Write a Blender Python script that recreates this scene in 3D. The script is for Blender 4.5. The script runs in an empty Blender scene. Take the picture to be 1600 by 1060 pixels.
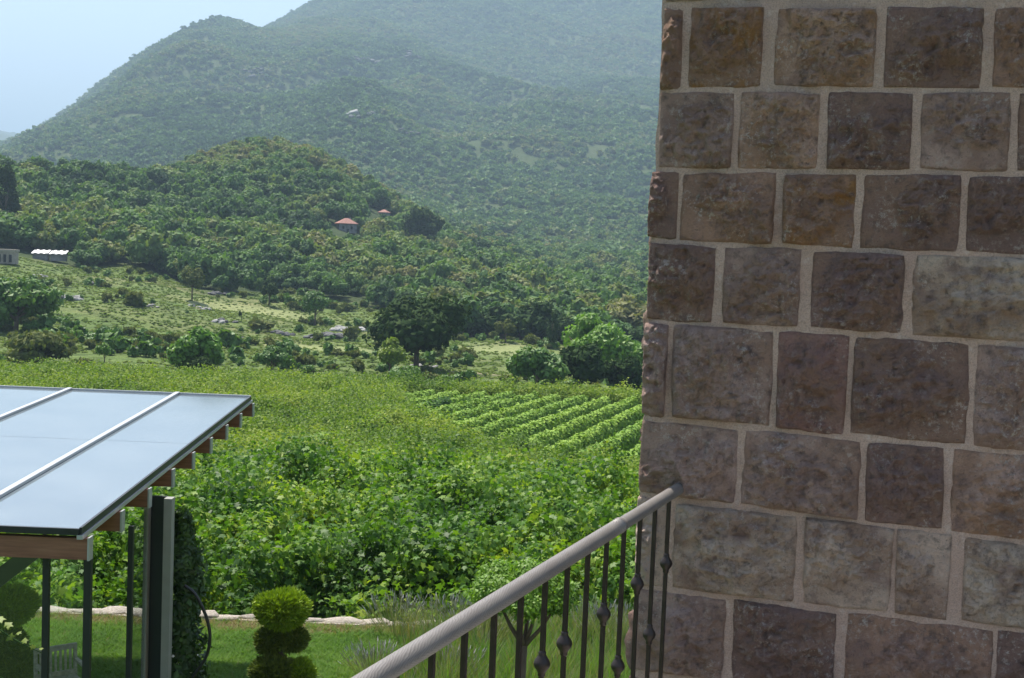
import bpy, math, random
import numpy as np
from mathutils import Matrix, Vector, Quaternion
random.seed(7)
RNG = np.random.default_rng(11)
SC = bpy.context.scene
COL = SC.collection
R = math.radians

# ------------------------------------------------------------------ camera
F = 2000.0                    # focal length in pixels of the 1600 px wide photograph
CAMZ = 5.9                    # eye above the lawn
slope, yh = 0.04, 386.0       # horizon tilt and its height at the picture's centre
rho = math.atan(slope)
th = math.atan((530 - yh) * math.cos(rho) / F)
U = np.array([math.cos(th) * math.sin(rho), math.cos(th) * math.cos(rho), math.sin(th)])
fw = np.array([0, 0, -1.0]); fw = fw - fw.dot(U) * U; fw /= np.linalg.norm(fw)
Xr = np.cross(fw, U)
ROT = np.array([Xr, fw, U])   # camera -> world
cd = bpy.data.cameras.new('camera'); cam = bpy.data.objects.new('camera', cd); COL.objects.link(cam)
M4 = Matrix.Identity(4)
for i in range(3):
    for j in range(3): M4[i][j] = ROT[i][j]
M4[2][3] = CAMZ
cam.matrix_world = M4
cd.sensor_width = 36; cd.lens = 36 * F / 1600
cd.clip_start = 0.1; cd.clip_end = 60000
SC.camera = cam

# ------------------------------------------------------------------ light
SUN_EL, SUN_AZ = 63.0, -36.0
w = bpy.data.worlds.new('World'); SC.world = w; w.use_nodes = True
wn = w.node_tree.nodes; wl = w.node_tree.links
bg = wn['Background']
sky = wn.new('ShaderNodeTexSky'); sky.sky_type = 'NISHITA'; sky.sun_disc = False
sky.sun_elevation = R(SUN_EL); sky.sun_rotation = R(SUN_AZ)
sky.air_density = 1.0; sky.dust_density = 2.2; sky.ozone_density = 1.0
wl.new(sky.outputs[0], bg.inputs[0]); bg.inputs[1].default_value = 0.13
sd = bpy.data.lights.new('sun', 'SUN'); sd.energy = 5.0; sd.angle = R(0.5); sd.color = (1.0, 0.94, 0.84)
sun = bpy.data.objects.new('sun', sd); COL.objects.link(sun)
S = Vector((math.sin(R(SUN_AZ)) * math.cos(R(SUN_EL)), math.cos(R(SUN_AZ)) * math.cos(R(SUN_EL)), math.sin(R(SUN_EL))))
sun.rotation_euler = S.to_track_quat('Z', 'Y').to_euler(); sun.location = (0, 0, 60)
SC.view_settings.view_transform = 'Standard'; SC.view_settings.look = 'None'
SC.view_settings.exposure = 0.95; SC.view_settings.gamma = 1.0; SC.view_settings.use_curve_mapping = False
cy = SC.cycles
cy.max_bounces = 6; cy.diffuse_bounces = 3; cy.glossy_bounces = 3; cy.transmission_bounces = 4
cy.transparent_max_bounces = 12; cy.volume_bounces = 0; cy.caustics_reflective = False; cy.caustics_refractive = False
cy.use_denoising = True

# ------------------------------------------------------------------ helpers
def ray(px, py):
    v = ROT @ np.array([(px - 800) / F, (530 - py) / F, -1.0])
    return v / np.linalg.norm(v)
def P(px, py, Y):             # the place in the world at depth Y seen there
    d = ray(px, py); t = Y / d[1]
    return Vector((d[0] * t, Y, CAMZ + d[2] * t))
def tag(o, label=None, cat=None, group=None, kind=None):
    if label: o['label'] = label
    if cat: o['category'] = cat
    if group: o['group'] = group
    if kind: o['kind'] = kind
    return o
def empty(name, loc, label=None, cat=None, group=None, rz=0.0):
    o = bpy.data.objects.new(name, None); COL.objects.link(o); o.location = loc
    o.rotation_euler = (0, 0, rz); o.empty_display_size = 0.2
    return tag(o, label, cat, group)
def link(name, me, parent=None):
    o = bpy.data.objects.new(name, me); COL.objects.link(o)
    if parent is not None: o.parent = parent
    return o
def mesh(name, V, Fc, mat, smooth=False):
    """V (n,3), Fc (m,k) array of equal polygons or list of lists"""
    me = bpy.data.meshes.new(name)
    V = np.asarray(V, dtype=np.float32)
    if isinstance(Fc, np.ndarray):
        n, k = Fc.shape
        me.vertices.add(len(V)); me.vertices.foreach_set('co', V.ravel())
        me.loops.add(n * k); me.loops.foreach_set('vertex_index', Fc.astype(np.int32).ravel())
        me.polygons.add(n)
        me.polygons.foreach_set('loop_start', np.arange(0, n * k, k, dtype=np.int32))
        me.polygons.foreach_set('loop_total', np.full(n, k, dtype=np.int32))
        if smooth: me.polygons.foreach_set('use_smooth', np.ones(n, dtype=bool))
        me.update(calc_edges=True)
    else:
        me.from_pydata([tuple(map(float, v)) for v in V], [], Fc)
        if smooth:
            for p in me.polygons: p.use_smooth = True
    if mat: me.materials.append(mat)
    return me
class MB:
    """collects boxes, bars, tubes and lathes for one mesh"""
    def __init__(s): s.v = []; s.f = []
    def add(s, V, Fc):
        b = len(s.v); s.v += [tuple(x) for x in V]; s.f += [[i + b for i in f] for f in Fc]; return s
    def frame(s, o, ax, ay, az, sx, sy, sz):   # box centred at o along three axes, full sizes
        o = Vector(o); V = []
        for i in (-.5, .5):
            for j in (-.5, .5):
                for k in (-.5, .5): V.append(o + Vector(ax) * i * sx + Vector(ay) * j * sy + Vector(az) * k * sz)
        return s.add(V, [[0,1,3,2],[4,6,7,5],[0,4,5,1],[2,3,7,6],[0,2,6,4],[1,5,7,3]])
    def box(s, c, sx, sy, sz): return s.frame(c, (1,0,0), (0,1,0), (0,0,1), sx, sy, sz)
    def bar(s, a, b, wd, ht, up=(0,0,1)):
        a = Vector(a); b = Vector(b); d = (b - a); L = d.length; d.normalize()
        r = d.cross(Vector(up)).normalized(); u = r.cross(d)
        return s.frame((a + b) / 2, d, r, u, L, wd, ht)
    def tube(s, pts, rad, n=8, cap=True):
        pts = [Vector(p) for p in pts]; m = len(pts)
        if not hasattr(rad, '__len__'): rad = [rad] * m
        V = []; pr = None
        for i, p in enumerate(pts):
            d = (pts[min(i+1, m-1)] - pts[max(i-1, 0)]).normalized()
            if pr is None:
                pr = d.cross(Vector((0,0,1))) if abs(d.z) < .9 else d.cross(Vector((1,0,0)))
            pr = (pr - d * pr.dot(d)).normalized(); q = d.cross(pr)
            for k in range(n):
                a = 2 * math.pi * k / n
                V.append(p + (pr * math.cos(a) + q * math.sin(a)) * rad[i])
        Fc = [[i*n+k, i*n+(k+1)%n, (i+1)*n+(k+1)%n, (i+1)*n+k] for i in range(m-1) for k in range(n)]
        if cap: Fc += [list(range(n))[::-1], [(m-1)*n+k for k in range(n)]]
        return s.add(V, Fc)
    def build(s, name, mat, parent=None, smooth=False):
        me = bpy.data.meshes.new(name); me.from_pydata([tuple(v) for v in s.v], [], s.f)
        me.materials.append(mat)
        if smooth:
            for p in me.polygons: p.use_smooth = True
        return link(name, me, parent)

def _h(ix, iy, s):
    n = (ix.astype(np.int64) * 374761393 + iy.astype(np.int64) * 668265263 + s * 1442695041) & 0x7fffffff
    n = ((n ^ (n >> 13)) * 1274126177) & 0x7fffffff
    n = n ^ (n >> 16)
    return (n & 0xffff) / 65535.0
def vn(x, y, s=0):
    x = np.asarray(x, float); y = np.asarray(y, float)
    ix = np.floor(x); iy = np.floor(y); fx = x - ix; fy = y - iy
    fx = fx * fx * (3 - 2 * fx); fy = fy * fy * (3 - 2 * fy)
    a = _h(ix, iy, s); b = _h(ix+1, iy, s); c = _h(ix, iy+1, s); d = _h(ix+1, iy+1, s)
    return (a + (b-a)*fx + (c-a)*fy + (a-b-c+d)*fx*fy) * 2 - 1
def fbm(x, y, s=0, o=4):
    t = 0; a = 1.0; n = 0
    for i in range(o):
        t = t + a * vn(np.asarray(x) * 2**i, np.asarray(y) * 2**i, s + i * 17); n += a; a *= .5
    return t / n
def rnd_unit(n, rng):
    v = rng.normal(size=(n, 3)); return v / np.linalg.norm(v, axis=1, keepdims=True)

# ------------------------------------------------------------------ materials
def newmat(name):
    m = bpy.data.materials.new(name); m.use_nodes = True
    return m, m.node_tree.nodes, m.node_tree.links, m.node_tree.nodes['Principled BSDF']
def N_(n, t, **kw):
    x = n.new(t)
    for k, v in kw.items(): setattr(x, k, v)
    return x
def rampn(n, l, src, stops):
    r = n.new('ShaderNodeValToRGB'); cr = r.color_ramp
    while len(cr.elements) > 1: cr.elements.remove(cr.elements[-1])
    for i, (p, c) in enumerate(stops):
        e = cr.elements[0] if i == 0 else cr.elements.new(p)
        e.position = p; e.color = (*c, 1) if len(c) == 3 else c
    l.new(src, r.inputs[0]); return r.outputs[0]
def noise(n, l, scale, detail=4, rough=.55, coord='Object', vec=None):
    t = n.new('ShaderNodeTexNoise'); t.inputs['Scale'].default_value = scale
    t.inputs['Detail'].default_value = detail; t.inputs['Roughness'].default_value = rough
    if vec is None:
        c = n.new('ShaderNodeTexCoord'); vec = c.outputs[coord]
    l.new(vec, t.inputs['Vector']); return t.outputs['Fac']
def mixc(n, l, fac, a, b, blend='MIX'):
    m = n.new('ShaderNodeMix'); m.data_type = 'RGBA'; m.blend_type = blend
    for s, v in ((0, fac), (6, a), (7, b)):
        if hasattr(v, 'links') or isinstance(v, bpy.types.NodeSocket): l.new(v, m.inputs[s])
        elif isinstance(v, (int, float)): m.inputs[s].default_value = v
        else: m.inputs[s].default_value = (*v, 1)
    return m.outputs[2]
def bump(n, l, b, hgt, strength, dist, prev=None):
    x = n.new('ShaderNodeBump'); x.inputs['Strength'].default_value = strength; x.inputs['Distance'].default_value = dist
    l.new(hgt, x.inputs['Height'])
    if prev is not None: l.new(prev, x.inputs['Normal'])
    if b is not None: l.new(x.outputs[0], b.inputs['Normal'])
    return x.outputs[0]
def plain(name, c, rough=.6, metal=0.0, var=.15, scale=6, bmp=0.0, bscale=60):
    m, n, l, b = newmat(name)
    f = noise(n, l, scale)
    col = rampn(n, l, f, [(.3, [x*(1-var) for x in c]), (.7, [min(1, x*(1+var)) for x in c])])
    l.new(col, b.inputs['Base Color']); b.inputs['Roughness'].default_value = rough; b.inputs['Metallic'].default_value = metal
    if bmp: bump(n, l, b, noise(n, l, bscale, 5), bmp, .01)
    return m
def leafmat(name, cols, transl=.3, rough=.5, big=.0, spec=.3, tcol=(1.0, 1.1, .35), objvar=.5):
    """cols: stops over a per-leaf / per-plant random value"""
    m, n, l, b = newmat(name)
    g = n.new('ShaderNodeNewGeometry'); oi = n.new('ShaderNodeObjectInfo')
    mx = n.new('ShaderNodeMath'); mx.operation = 'MULTIPLY_ADD'
    l.new(g.outputs['Random Per Island'], mx.inputs[0]); mx.inputs[1].default_value = 1 - objvar
    m2 = n.new('ShaderNodeMath'); m2.operation = 'MULTIPLY'; l.new(oi.outputs['Random'], m2.inputs[0]); m2.inputs[1].default_value = objvar
    l.new(m2.outputs[0], mx.inputs[2]); v = mx.outputs[0]
    if big:
        ge = n.new('ShaderNodeNewGeometry')
        f = noise(n, l, big, 3, vec=ge.outputs['Position'])
        a = n.new('ShaderNodeMath'); a.operation = 'MULTIPLY_ADD'; l.new(f, a.inputs[0]); a.inputs[1].default_value = 2.2; a.inputs[2].default_value = -1.1
        c = n.new('ShaderNodeMath'); c.operation = 'ADD'; l.new(a.outputs[0], c.inputs[0]); l.new(v, c.inputs[1]); c.use_clamp = True; v = c.outputs[0]
    k = len(cols)
    col = rampn(n, l, v, [(i / (k - 1), cols[i]) for i in range(k)])
    l.new(col, b.inputs['Base Color']); b.inputs['Roughness'].default_value = rough
    b.inputs['Specular IOR Level'].default_value = spec
    if transl > 0:
        t = n.new('ShaderNodeBsdfTranslucent'); tc = mixc(n, l, 1.0, col, tcol, 'MULTIPLY'); l.new(tc, t.inputs[0])
        s = n.new('ShaderNodeMixShader'); s.inputs[0].default_value = transl
        l.new(b.outputs[0], s.inputs[1]); l.new(t.outputs[0], s.inputs[2])
        l.new(s.outputs[0], n['Material Output'].inputs['Surface'])
    return m

M = {}
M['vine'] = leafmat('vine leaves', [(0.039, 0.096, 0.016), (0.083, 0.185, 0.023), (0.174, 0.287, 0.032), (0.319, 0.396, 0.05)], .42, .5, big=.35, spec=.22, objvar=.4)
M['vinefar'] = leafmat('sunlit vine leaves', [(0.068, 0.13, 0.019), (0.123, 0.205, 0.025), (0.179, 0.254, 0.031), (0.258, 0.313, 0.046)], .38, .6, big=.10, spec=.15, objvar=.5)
M['vinerow'] = leafmat('row vine leaves', [(0.12, 0.23, 0.033), (0.193, 0.315, 0.044), (0.267, 0.389, 0.055)], .2, .6, spec=.15, objvar=.3)
M['forest'] = leafmat('woodland leaves', [(0.04, 0.083, 0.028), (0.075, 0.144, 0.042), (0.112, 0.202, 0.055), (0.17, 0.22, 0.066), (0.203, 0.198, 0.08)], .34, .7, big=.012, spec=.2, objvar=.75)
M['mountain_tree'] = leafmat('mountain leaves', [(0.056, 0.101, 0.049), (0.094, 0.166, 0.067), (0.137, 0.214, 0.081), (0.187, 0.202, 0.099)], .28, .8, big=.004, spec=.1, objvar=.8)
M['meadow'] = leafmat('meadow grass blades', [(.12,.19,.045), (.17,.235,.06), (.22,.27,.08)], .45, .7, spec=.1, big=.05, objvar=.5)
M['dark'] = leafmat('dark evergreen leaves', [(.014,.032,.010), (.028,.055,.015), (.05,.08,.022)], .15, .8, spec=.05, objvar=.3)
M['mid'] = leafmat('mid green leaves', [(0.057, 0.126, 0.026), (0.095, 0.186, 0.036), (0.139, 0.234, 0.048)], .28, .55, objvar=.4)
M['bright'] = leafmat('bright green leaves', [(0.082, 0.18, 0.024), (0.132, 0.258, 0.031), (0.195, 0.324, 0.042)], .38, .5, objvar=.3)
M['lime'] = leafmat('yellow green leaves', [(0.11, 0.176, 0.022), (0.165, 0.231, 0.028), (0.22, 0.286, 0.033)], .38, .5, objvar=.3)
M['olive'] = leafmat('olive brown leaves', [(0.077, 0.105, 0.033), (0.121, 0.143, 0.044), (0.165, 0.171, 0.055)], .3, .8, spec=.1, objvar=.4)
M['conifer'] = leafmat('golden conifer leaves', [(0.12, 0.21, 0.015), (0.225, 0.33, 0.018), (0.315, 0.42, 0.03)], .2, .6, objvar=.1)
M['conifer_shaded'] = leafmat('shaded conifer leaves', [(0.061, 0.101, 0.018), (0.121, 0.162, 0.022), (0.182, 0.223, 0.036)], .15, .6, objvar=.1)  # darker copy of the conifer green: shade on the lower balls put into colour
M['ivy'] = leafmat('climber leaves', [(0.026, 0.052, 0.016), (0.046, 0.098, 0.021), (0.078, 0.156, 0.033)], .25, .4, objvar=.1)
M['grass'] = leafmat('lawn grass', [(0.082, 0.182, 0.026), (0.13, 0.254, 0.033), (0.191, 0.312, 0.046)], .35, .5, big=.8, objvar=.5)
M['drygrass'] = leafmat('dry grass', [(.16,.15,.05), (.25,.21,.09), (.34,.27,.14)], .3, .7, objvar=.4)
M['lavender_stem'] = leafmat('lavender stems', [(.14,.17,.08), (.20,.22,.12), (.26,.27,.17)], .25, .7, objvar=.1)
M['lavender'] = leafmat('lavender flowers', [(0.24, 0.24, 0.276), (0.336, 0.336, 0.372), (0.444, 0.432, 0.444)], .2, .7, objvar=.1)
M['bark'] = plain('bark', (.12,.09,.065), .9, bmp=.6, bscale=30)
M['flower'] = plain('white petals', (.75,.75,.68), .6)
M['steel'] = plain('grey painted steel', (.27,.27,.245), .5, .0, .08)
M['darksteel'] = plain('dark steel', (.02,.023,.026), .4, .2, .1)
M['iron'] = plain('dark bronze iron', (.030,.021,.017), .42, .4, .3, 30)
M['whitemetal'] = plain('white aluminium', (.42,.43,.44), .35, .3, .04)
M['hose'] = plain('black rubber hose', (.012,.012,.013), .45)
M['rooftile'] = plain('red roof tiles', (.27,.12,.09), .8, var=.3, scale=2)
M['plaster'] = plain('stone plaster', (.34,.29,.24), .9, var=.25, scale=1.5)
M['dimplaster'] = plain('grey stone masonry', (.20,.19,.185), .9, var=.35, scale=1.2)
M['corrugated'] = plain('pale corrugated sheet', (.30,.31,.33), .45, .2, .1, 1)
M['opening'] = plain('dark opening', (.02,.02,.022), .6)
M['terrace'] = plain('terrace stone', (.36,.33,.29), .85, var=.15, scale=3, bmp=.2)

def rockmat(name, a, b, c, scale):
    m, n, l, bs = newmat(name)
    f = noise(n, l, scale, 8, .65); col = rampn(n, l, f, [(.3, a), (.5, b), (.68, c)])
    l.new(col, bs.inputs['Base Color']); bs.inputs['Roughness'].default_value = .92
    bump(n, l, bs, noise(n, l, scale * 3, 8, .7), .8, .3 / scale); return m
M['rock'] = rockmat('grey limestone', (.10,.10,.10), (.27,.265,.25), (.50,.49,.46), .8)
M['darkrock'] = rockmat('dark weathered rock', (.035,.035,.04), (.09,.09,.09), (.22,.215,.20), .8)
M['edging'] = rockmat('pale border stone', (.26,.22,.17), (.43,.38,.32), (.60,.55,.49), 7)

def wood():
    m, n, l, b = newmat('brown beam wood')
    tc = n.new('ShaderNodeTexCoord'); mp = n.new('ShaderNodeMapping'); mp.inputs['Scale'].default_value = (1.2, 18, 18)
    l.new(tc.outputs['Object'], mp.inputs['Vector'])
    f = noise(n, l, 2.0, 6, .6, vec=mp.outputs[0])
    l.new(rampn(n, l, f, [(.3, (.17,.065,.038)), (.55, (.26,.115,.065)), (.75, (.34,.165,.10))]), b.inputs['Base Color'])
    b.inputs['Roughness'].default_value = .6; bump(n, l, b, f, .3, .004); return m
M['wood'] = wood()
def greywood():
    m, n, l, b = newmat('weathered teak')
    f = noise(n, l, 25, 5); l.new(rampn(n, l, f, [(.3, (.22,.19,.15)), (.7, (.42,.37,.31))]), b.inputs['Base Color'])
    b.inputs['Roughness'].default_value = .75; return m
M['greywood'] = greywood()
def roofglass():
    m, n, l, b = newmat('roof glass')
    f = noise(n, l, 1.2, 5, .6); f2 = noise(n, l, 14, 4)
    l.new(rampn(n, l, f, [(.35, (.12,.145,.155)), (.65, (.16,.185,.19))]), b.inputs['Base Color'])
    l.new(rampn(n, l, f2, [(.3, (.06,.06,.06)), (.7, (.13,.13,.13))]), b.inputs['Roughness'])
    b.inputs['IOR'].default_value = 1.9; b.inputs['Coat Weight'].default_value = .6; b.inputs['Coat Roughness'].default_value = .05
    return m
M['roofglass'] = roofglass()
def paneglass():
    m, n, l, b = newmat('clear glass pane')
    n.remove(b)
    t = n.new('ShaderNodeBsdfTransparent'); t.inputs[0].default_value = (.93,.96,.95,1)
    g = n.new('ShaderNodeBsdfGlossy'); g.inputs['Roughness'].default_value = .01; g.inputs[0].default_value = (.9,.95,1,1)
    lw = n.new('ShaderNodeLayerWeight'); lw.inputs[0].default_value = .5
    pw = n.new('ShaderNodeMath'); pw.operation = 'POWER'; l.new(lw.outputs['Facing'], pw.inputs[0]); pw.inputs[1].default_value = 5
    fr = n.new('ShaderNodeMath'); fr.operation = 'MULTIPLY_ADD'; l.new(pw.outputs[0], fr.inputs[0]); fr.inputs[1].default_value = .45; fr.inputs[2].default_value = .04
    s = n.new('ShaderNodeMixShader'); l.new(fr.outputs[0], s.inputs[0]); l.new(t.outputs[0], s.inputs[1]); l.new(g.outputs[0], s.inputs[2])
    l.new(s.outputs[0], n['Material Output'].inputs['Surface']); return m
M['glass'] = paneglass()
def railmat():
    m, n, l, b = newmat('grooved grey handrail')
    at = N_(n, 'ShaderNodeAttribute', attribute_name='rail_uv')
    mp = n.new('ShaderNodeMapping'); mp.inputs['Scale'].default_value = (3.0, 3.4, 1); l.new(at.outputs['Vector'], mp.inputs['Vector'])
    wv = n.new('ShaderNodeTexWave'); wv.bands_direction = 'DIAGONAL'; wv.inputs['Scale'].default_value = 2.6
    wv.inputs['Distortion'].default_value = 9; wv.inputs['Detail'].default_value = 2; wv.inputs['Detail Scale'].default_value = .5
    l.new(mp.outputs[0], wv.inputs['Vector'])
    f = noise(n, l, 9, 4)
    c1 = rampn(n, l, f, [(.3, (.16,.145,.135)), (.7, (.21,.195,.18))])
    c2 = mixc(n, l, rampn(n, l, wv.outputs['Fac'], [(.0, (.5,.5,.5)), (.5, (0,0,0))]), c1, (.10,.088,.08))
    l.new(c2, b.inputs['Base Color']); b.inputs['Roughness'].default_value = .48; b.inputs['Specular IOR Level'].default_value = .4
    bump(n, l, b, wv.outputs['Fac'], .25, .0015); return m
M['rail'] = railmat()
def stonemat():
    m, n, l, b = newmat('rough cut stone')
    oi = n.new('ShaderNodeObjectInfo'); tc = n.new('ShaderNodeTexCoord')
    # every stone samples its own piece of the noise
    ad = n.new('ShaderNodeVectorMath'); ad.operation = 'ADD'; l.new(tc.outputs['Object'], ad.inputs[0])
    cb = n.new('ShaderNodeCombineXYZ'); mu = n.new('ShaderNodeMath'); mu.operation = 'MULTIPLY'; mu.inputs[1].default_value = 57.0
    l.new(oi.outputs['Random'], mu.inputs[0]); l.new(mu.outputs[0], cb.inputs[0]); l.new(mu.outputs[0], cb.inputs[1]); l.new(cb.outputs[0], ad.inputs[1])
    v = ad.outputs[0]
    big = noise(n, l, 5, 3, .5, vec=v); med = noise(n, l, 22, 6, .65, vec=v); fine = noise(n, l, 110, 6, .75, vec=v)
    base = oi.outputs['Color']
    c = mixc(n, l, rampn(n, l, big, [(.38, (0,0,0)), (.62, (.75,.75,.75))]), base, (.38,.235,.165))       # warm brown zones
    big2 = noise(n, l, 7.5, 4, .6, vec=mixvec(n, l, v))
    c = mixc(n, l, rampn(n, l, big2, [(.52, (0,0,0)), (.66, (.6,.6,.6))]), c, (.30,.195,.175))             # purple zones
    ru = n.new('ShaderNodeMath'); ru.operation = 'MULTIPLY'; l.new(oi.outputs['Alpha'], ru.inputs[0])
    l.new(rampn(n, l, noise(n, l, 9, 5, .6, vec=mixvec(n, l, v, 3.3)), [(.50, (0,0,0)), (.64, (1,1,1))]), ru.inputs[1])
    c = mixc(n, l, ru.outputs[0], c, (.42,.21,.07))                                                      # rust
    c = mixc(n, l, rampn(n, l, med, [(.30, (.7,.7,.7)), (.48, (0,0,0))]), c, (.14,.11,.105))
    c = mixc(n, l, rampn(n, l, med, [(.58, (0,0,0)), (.76, (.65,.65,.65))]), c, (.56,.48,.43))
    chip = noise(n, l, 48, 9, .8, vec=mixvec(n, l, v, 5.1)); gate = n.new('ShaderNodeMath'); gate.operation = 'MULTIPLY'
    l.new(rampn(n, l, chip, [(.53, (0,0,0)), (.585, (.85,.85,.85))]), gate.inputs[0]); l.new(rampn(n, l, noise(n, l, 6, 3, .5, vec=mixvec(n, l, v, 7.7)), [(.45, (.05,.05,.05)), (.68, (.9,.9,.9))]), gate.inputs[1])
    c = mixc(n, l, gate.outputs[0], c, (.72,.64,.57))              # chisel flecks
    c = mixc(n, l, rampn(n, l, fine, [(.33, (.7,.7,.7)), (.43, (0,0,0))]), c, (.12,.095,.085))
    l.new(c, b.inputs['Base Color']); b.inputs['Roughness'].default_value = .9; b.inputs['Specular IOR Level'].default_value = .25
    p = bump(n, l, None, med, 1.0, .05); p = bump(n, l, None, chip, 1.0, .02, p); bump(n, l, b, fine, 1.0, .014, p); return m
def mixvec(n, l, v, k=1.7):
    a = n.new('ShaderNodeVectorMath'); a.operation = 'ADD'; l.new(v, a.inputs[0]); a.inputs[1].default_value = (k, 2*k, 4.1*k); return a.outputs[0]
M['stone'] = stonemat()
def mortarmat():
    m, n, l, b = newmat('lime mortar')
    f = noise(n, l, 3, 5); g = noise(n, l, 180, 4, .7)
    c = rampn(n, l, f, [(.3, (.42,.29,.225)), (.7, (.50,.365,.29))])
    c = mixc(n, l, rampn(n, l, g, [(.35, (.8,.8,.8)), (.55, (0,0,0))]), c, (.24,.18,.15))
    c = mixc(n, l, rampn(n, l, noise(n, l, 28, 6, .7), [(.55, (0,0,0)), (.72, (.6,.6,.6))]), c, (.56,.47,.41))
    l.new(c, b.inputs['Base Color']); b.inputs['Roughness'].default_value = .95
    p = bump(n, l, None, noise(n, l, 30, 6, .7), .9, .012); bump(n, l, b, g, .9, .004, p); return m
M['mortar'] = mortarmat()
def groundmat():
    m, n, l, b = newmat('grassy ground')
    g = n.new('ShaderNodeNewGeometry'); v = g.outputs['Position']
    at = N_(n, 'ShaderNodeAttribute', attribute_name='zone'); sp = n.new('ShaderNodeSeparateColor'); l.new(at.outputs['Color'], sp.inputs[0])
    f1 = noise(n, l, .045, 6, .6, vec=v); f2 = noise(n, l, .35, 5, .65, vec=v); f3 = noise(n, l, 2.2, 4, .7, vec=v)
    c = rampn(n, l, f1, [(.32, (.09,.15,.04)), (.48, (.13,.18,.05)), (.58, (.16,.185,.065)), (.72, (.23,.205,.10))])
    c = mixc(n, l, rampn(n, l, f2, [(.40, (.75,.75,.75)), (.55, (0,0,0))]), c, (.055,.085,.025))
    c = mixc(n, l, rampn(n, l, f3, [(.35, (.5,.5,.5)), (.6, (0,0,0))]), c, (.05,.07,.022))
    c = mixc(n, l, rampn(n, l, noise(n, l, .12, 6, .7, vec=v), [(.63, (0,0,0)), (.70, (.8,.8,.8))]), c, (.30,.25,.17))
    c = mixc(n, l, sp.outputs[1], c, (.27,.29,.13))        # pale mown clearings
    c = mixc(n, l, sp.outputs[0], c, (.040,.060,.022))     # floor of the woods
    c = mixc(n, l, sp.outputs[2], c, (.055,.075,.03))      # vineyard soil under weeds
    l.new(c, b.inputs['Base Color']); b.inputs['Roughness'].default_value = .95; b.inputs['Specular IOR Level'].default_value = .1
    p = bump(n, l, None, f2, .8, 1.2); bump(n, l, b, f3, .8, .3, p); return m
M['ground'] = groundmat()
def lawnmat():
    m, n, l, b = newmat('lawn soil')
    g = n.new('ShaderNodeNewGeometry'); f = noise(n, l, 3, 6, .7, vec=g.outputs['Position'])
    l.new(rampn(n, l, f, [(.3, (.03,.065,.014)), (.7, (.06,.12,.02))]), b.inputs['Base Color']); b.inputs['Roughness'].default_value = .95
    return m
M['lawn'] = lawnmat()

# ------------------------------------------------------------------ terrain
# columns: photo x -> (photo y, distance) of ground seen there; crest, dip and mountain follow
COLS = {
 -700: [(560,140),(470,200),(400,260),(330,340),(280,430),(330,560),(345,800),(320,1400),(300,2200),(300,3500),(270,6500),(330,9000)],
    0: [(560,140),(505,190),(440,245),(405,285),(345,360),(276,450),(330,620),(335,900),(290,1500),(240,2300),(262,3000),(204,6500),(300,9000)],
   60: [(562,140),(505,190),(440,245),(412,285),(350,370),(280,450),(330,620),(330,900),(270,1500),(214,2300),(236,3000),(228,6500),(300,9000)],
  130: [(565,140),(510,190),(450,240),(425,280),(352,370),(286,455),(330,620),(325,900),(245,1500),(164,2300),(200,3000),(260,6500),(300,9000)],
  220: [(568,140),(515,190),(455,240),(428,280),(355,370),(294,470),(325,620),(310,900),(205,1500),(99,2300),(150,3000),(260,6500),(300,9000)],
  300: [(572,140),(525,190),(470,240),(438,290),(345,400),(252,520),(310,680),(300,900),(180,1500),(54,2300),(100,2700),(240,6500),(300,9000)],
  345: [(574,140),(528,190),(484,235),(440,290),(340,405),(233,545),(300,700),(290,900),(170,1500),(42,2300),(90,2700),(220,6500),(300,9000)],
  400: [(576,140),(532,190),(488,235),(448,290),(335,410),(220,560),(290,700),(280,900),(160,1500),(56,2350),(48,2900),(200,6500),(300,9000)],
  490: [(580,140),(538,190),(498,240),(450,295),(340,420),(248,560),(290,700),(270,950),(150,1600),(50,2400),(-2,3000),(160,6500),(300,9000)],
  600: [(584,140),(545,190),(500,240),(450,300),(370,430),(322,540),(330,700),(290,1000),(160,1700),(50,2400),(-50,3100),(140,6500),(300,9000)],
  700: [(590,140),(558,185),(520,240),(460,310),(405,430),(384,520),(372,650),(325,1000),(190,1700),(60,2400),(-80,3200),(140,6500),(300,9000)],
  850: [(598,140),(560,190),(520,250),(480,320),(448,430),(432,520),(395,700),(330,1000),(200,1700),(70,2400),(-90,3200),(140,6500),(300,9000)],
 1000: [(604,140),(565,190),(530,250),(495,320),(462,430),(440,520),(400,700),(335,1000),(210,1700),(80,2400),(-80,3200),(140,6500),(300,9000)],
 1600: [(625,140),(580,200),(540,280),(500,400),(460,520),(440,620),(410,800),(330,1200),(200,2000),(100,2800),(60,3200),(200,6500),(300,9000)],
}
def azof(px, py=450):
    d = ray(px, py); return math.degrees(math.atan2(d[0], d[1]))
RG = np.concatenate([np.geomspace(100, 700, 190)[:-1], np.geomspace(700, 9000, 150)])
keys = sorted(COLS); CAZ = []; CZ = []
for k in keys:
    rs = []; zs = []
    for (py, r) in COLS[k]:
        d = ray(k, py); zs.append(CAMZ + r * d[2] / math.hypot(d[0], d[1])); rs.append(r)
    rs = [100] + rs; zs = [-6.7] + zs
    z = np.interp(RG, rs, zs)
    for _ in range(3):
        z = np.convolve(np.pad(z, 3, mode='edge'), [.05,.12,.2,.26,.2,.12,.05], 'valid')
    CAZ.append(azof(k)); CZ.append(z)
CAZ = [-180, -60] + CAZ + [60, 180]
CZ = [CZ[-1]*.5 + CZ[0]*.3, CZ[0]] + CZ + [CZ[-1], CZ[-1]*.5 + CZ[0]*.3]
AZG = np.linspace(-180, 180, 3601)
CZ = np.array(CZ); TAB = np.array([np.interp(AZG, CAZ, CZ[:, j]) for j in range(len(RG))]).T
ker = np.hanning(15); ker /= ker.sum()
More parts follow.
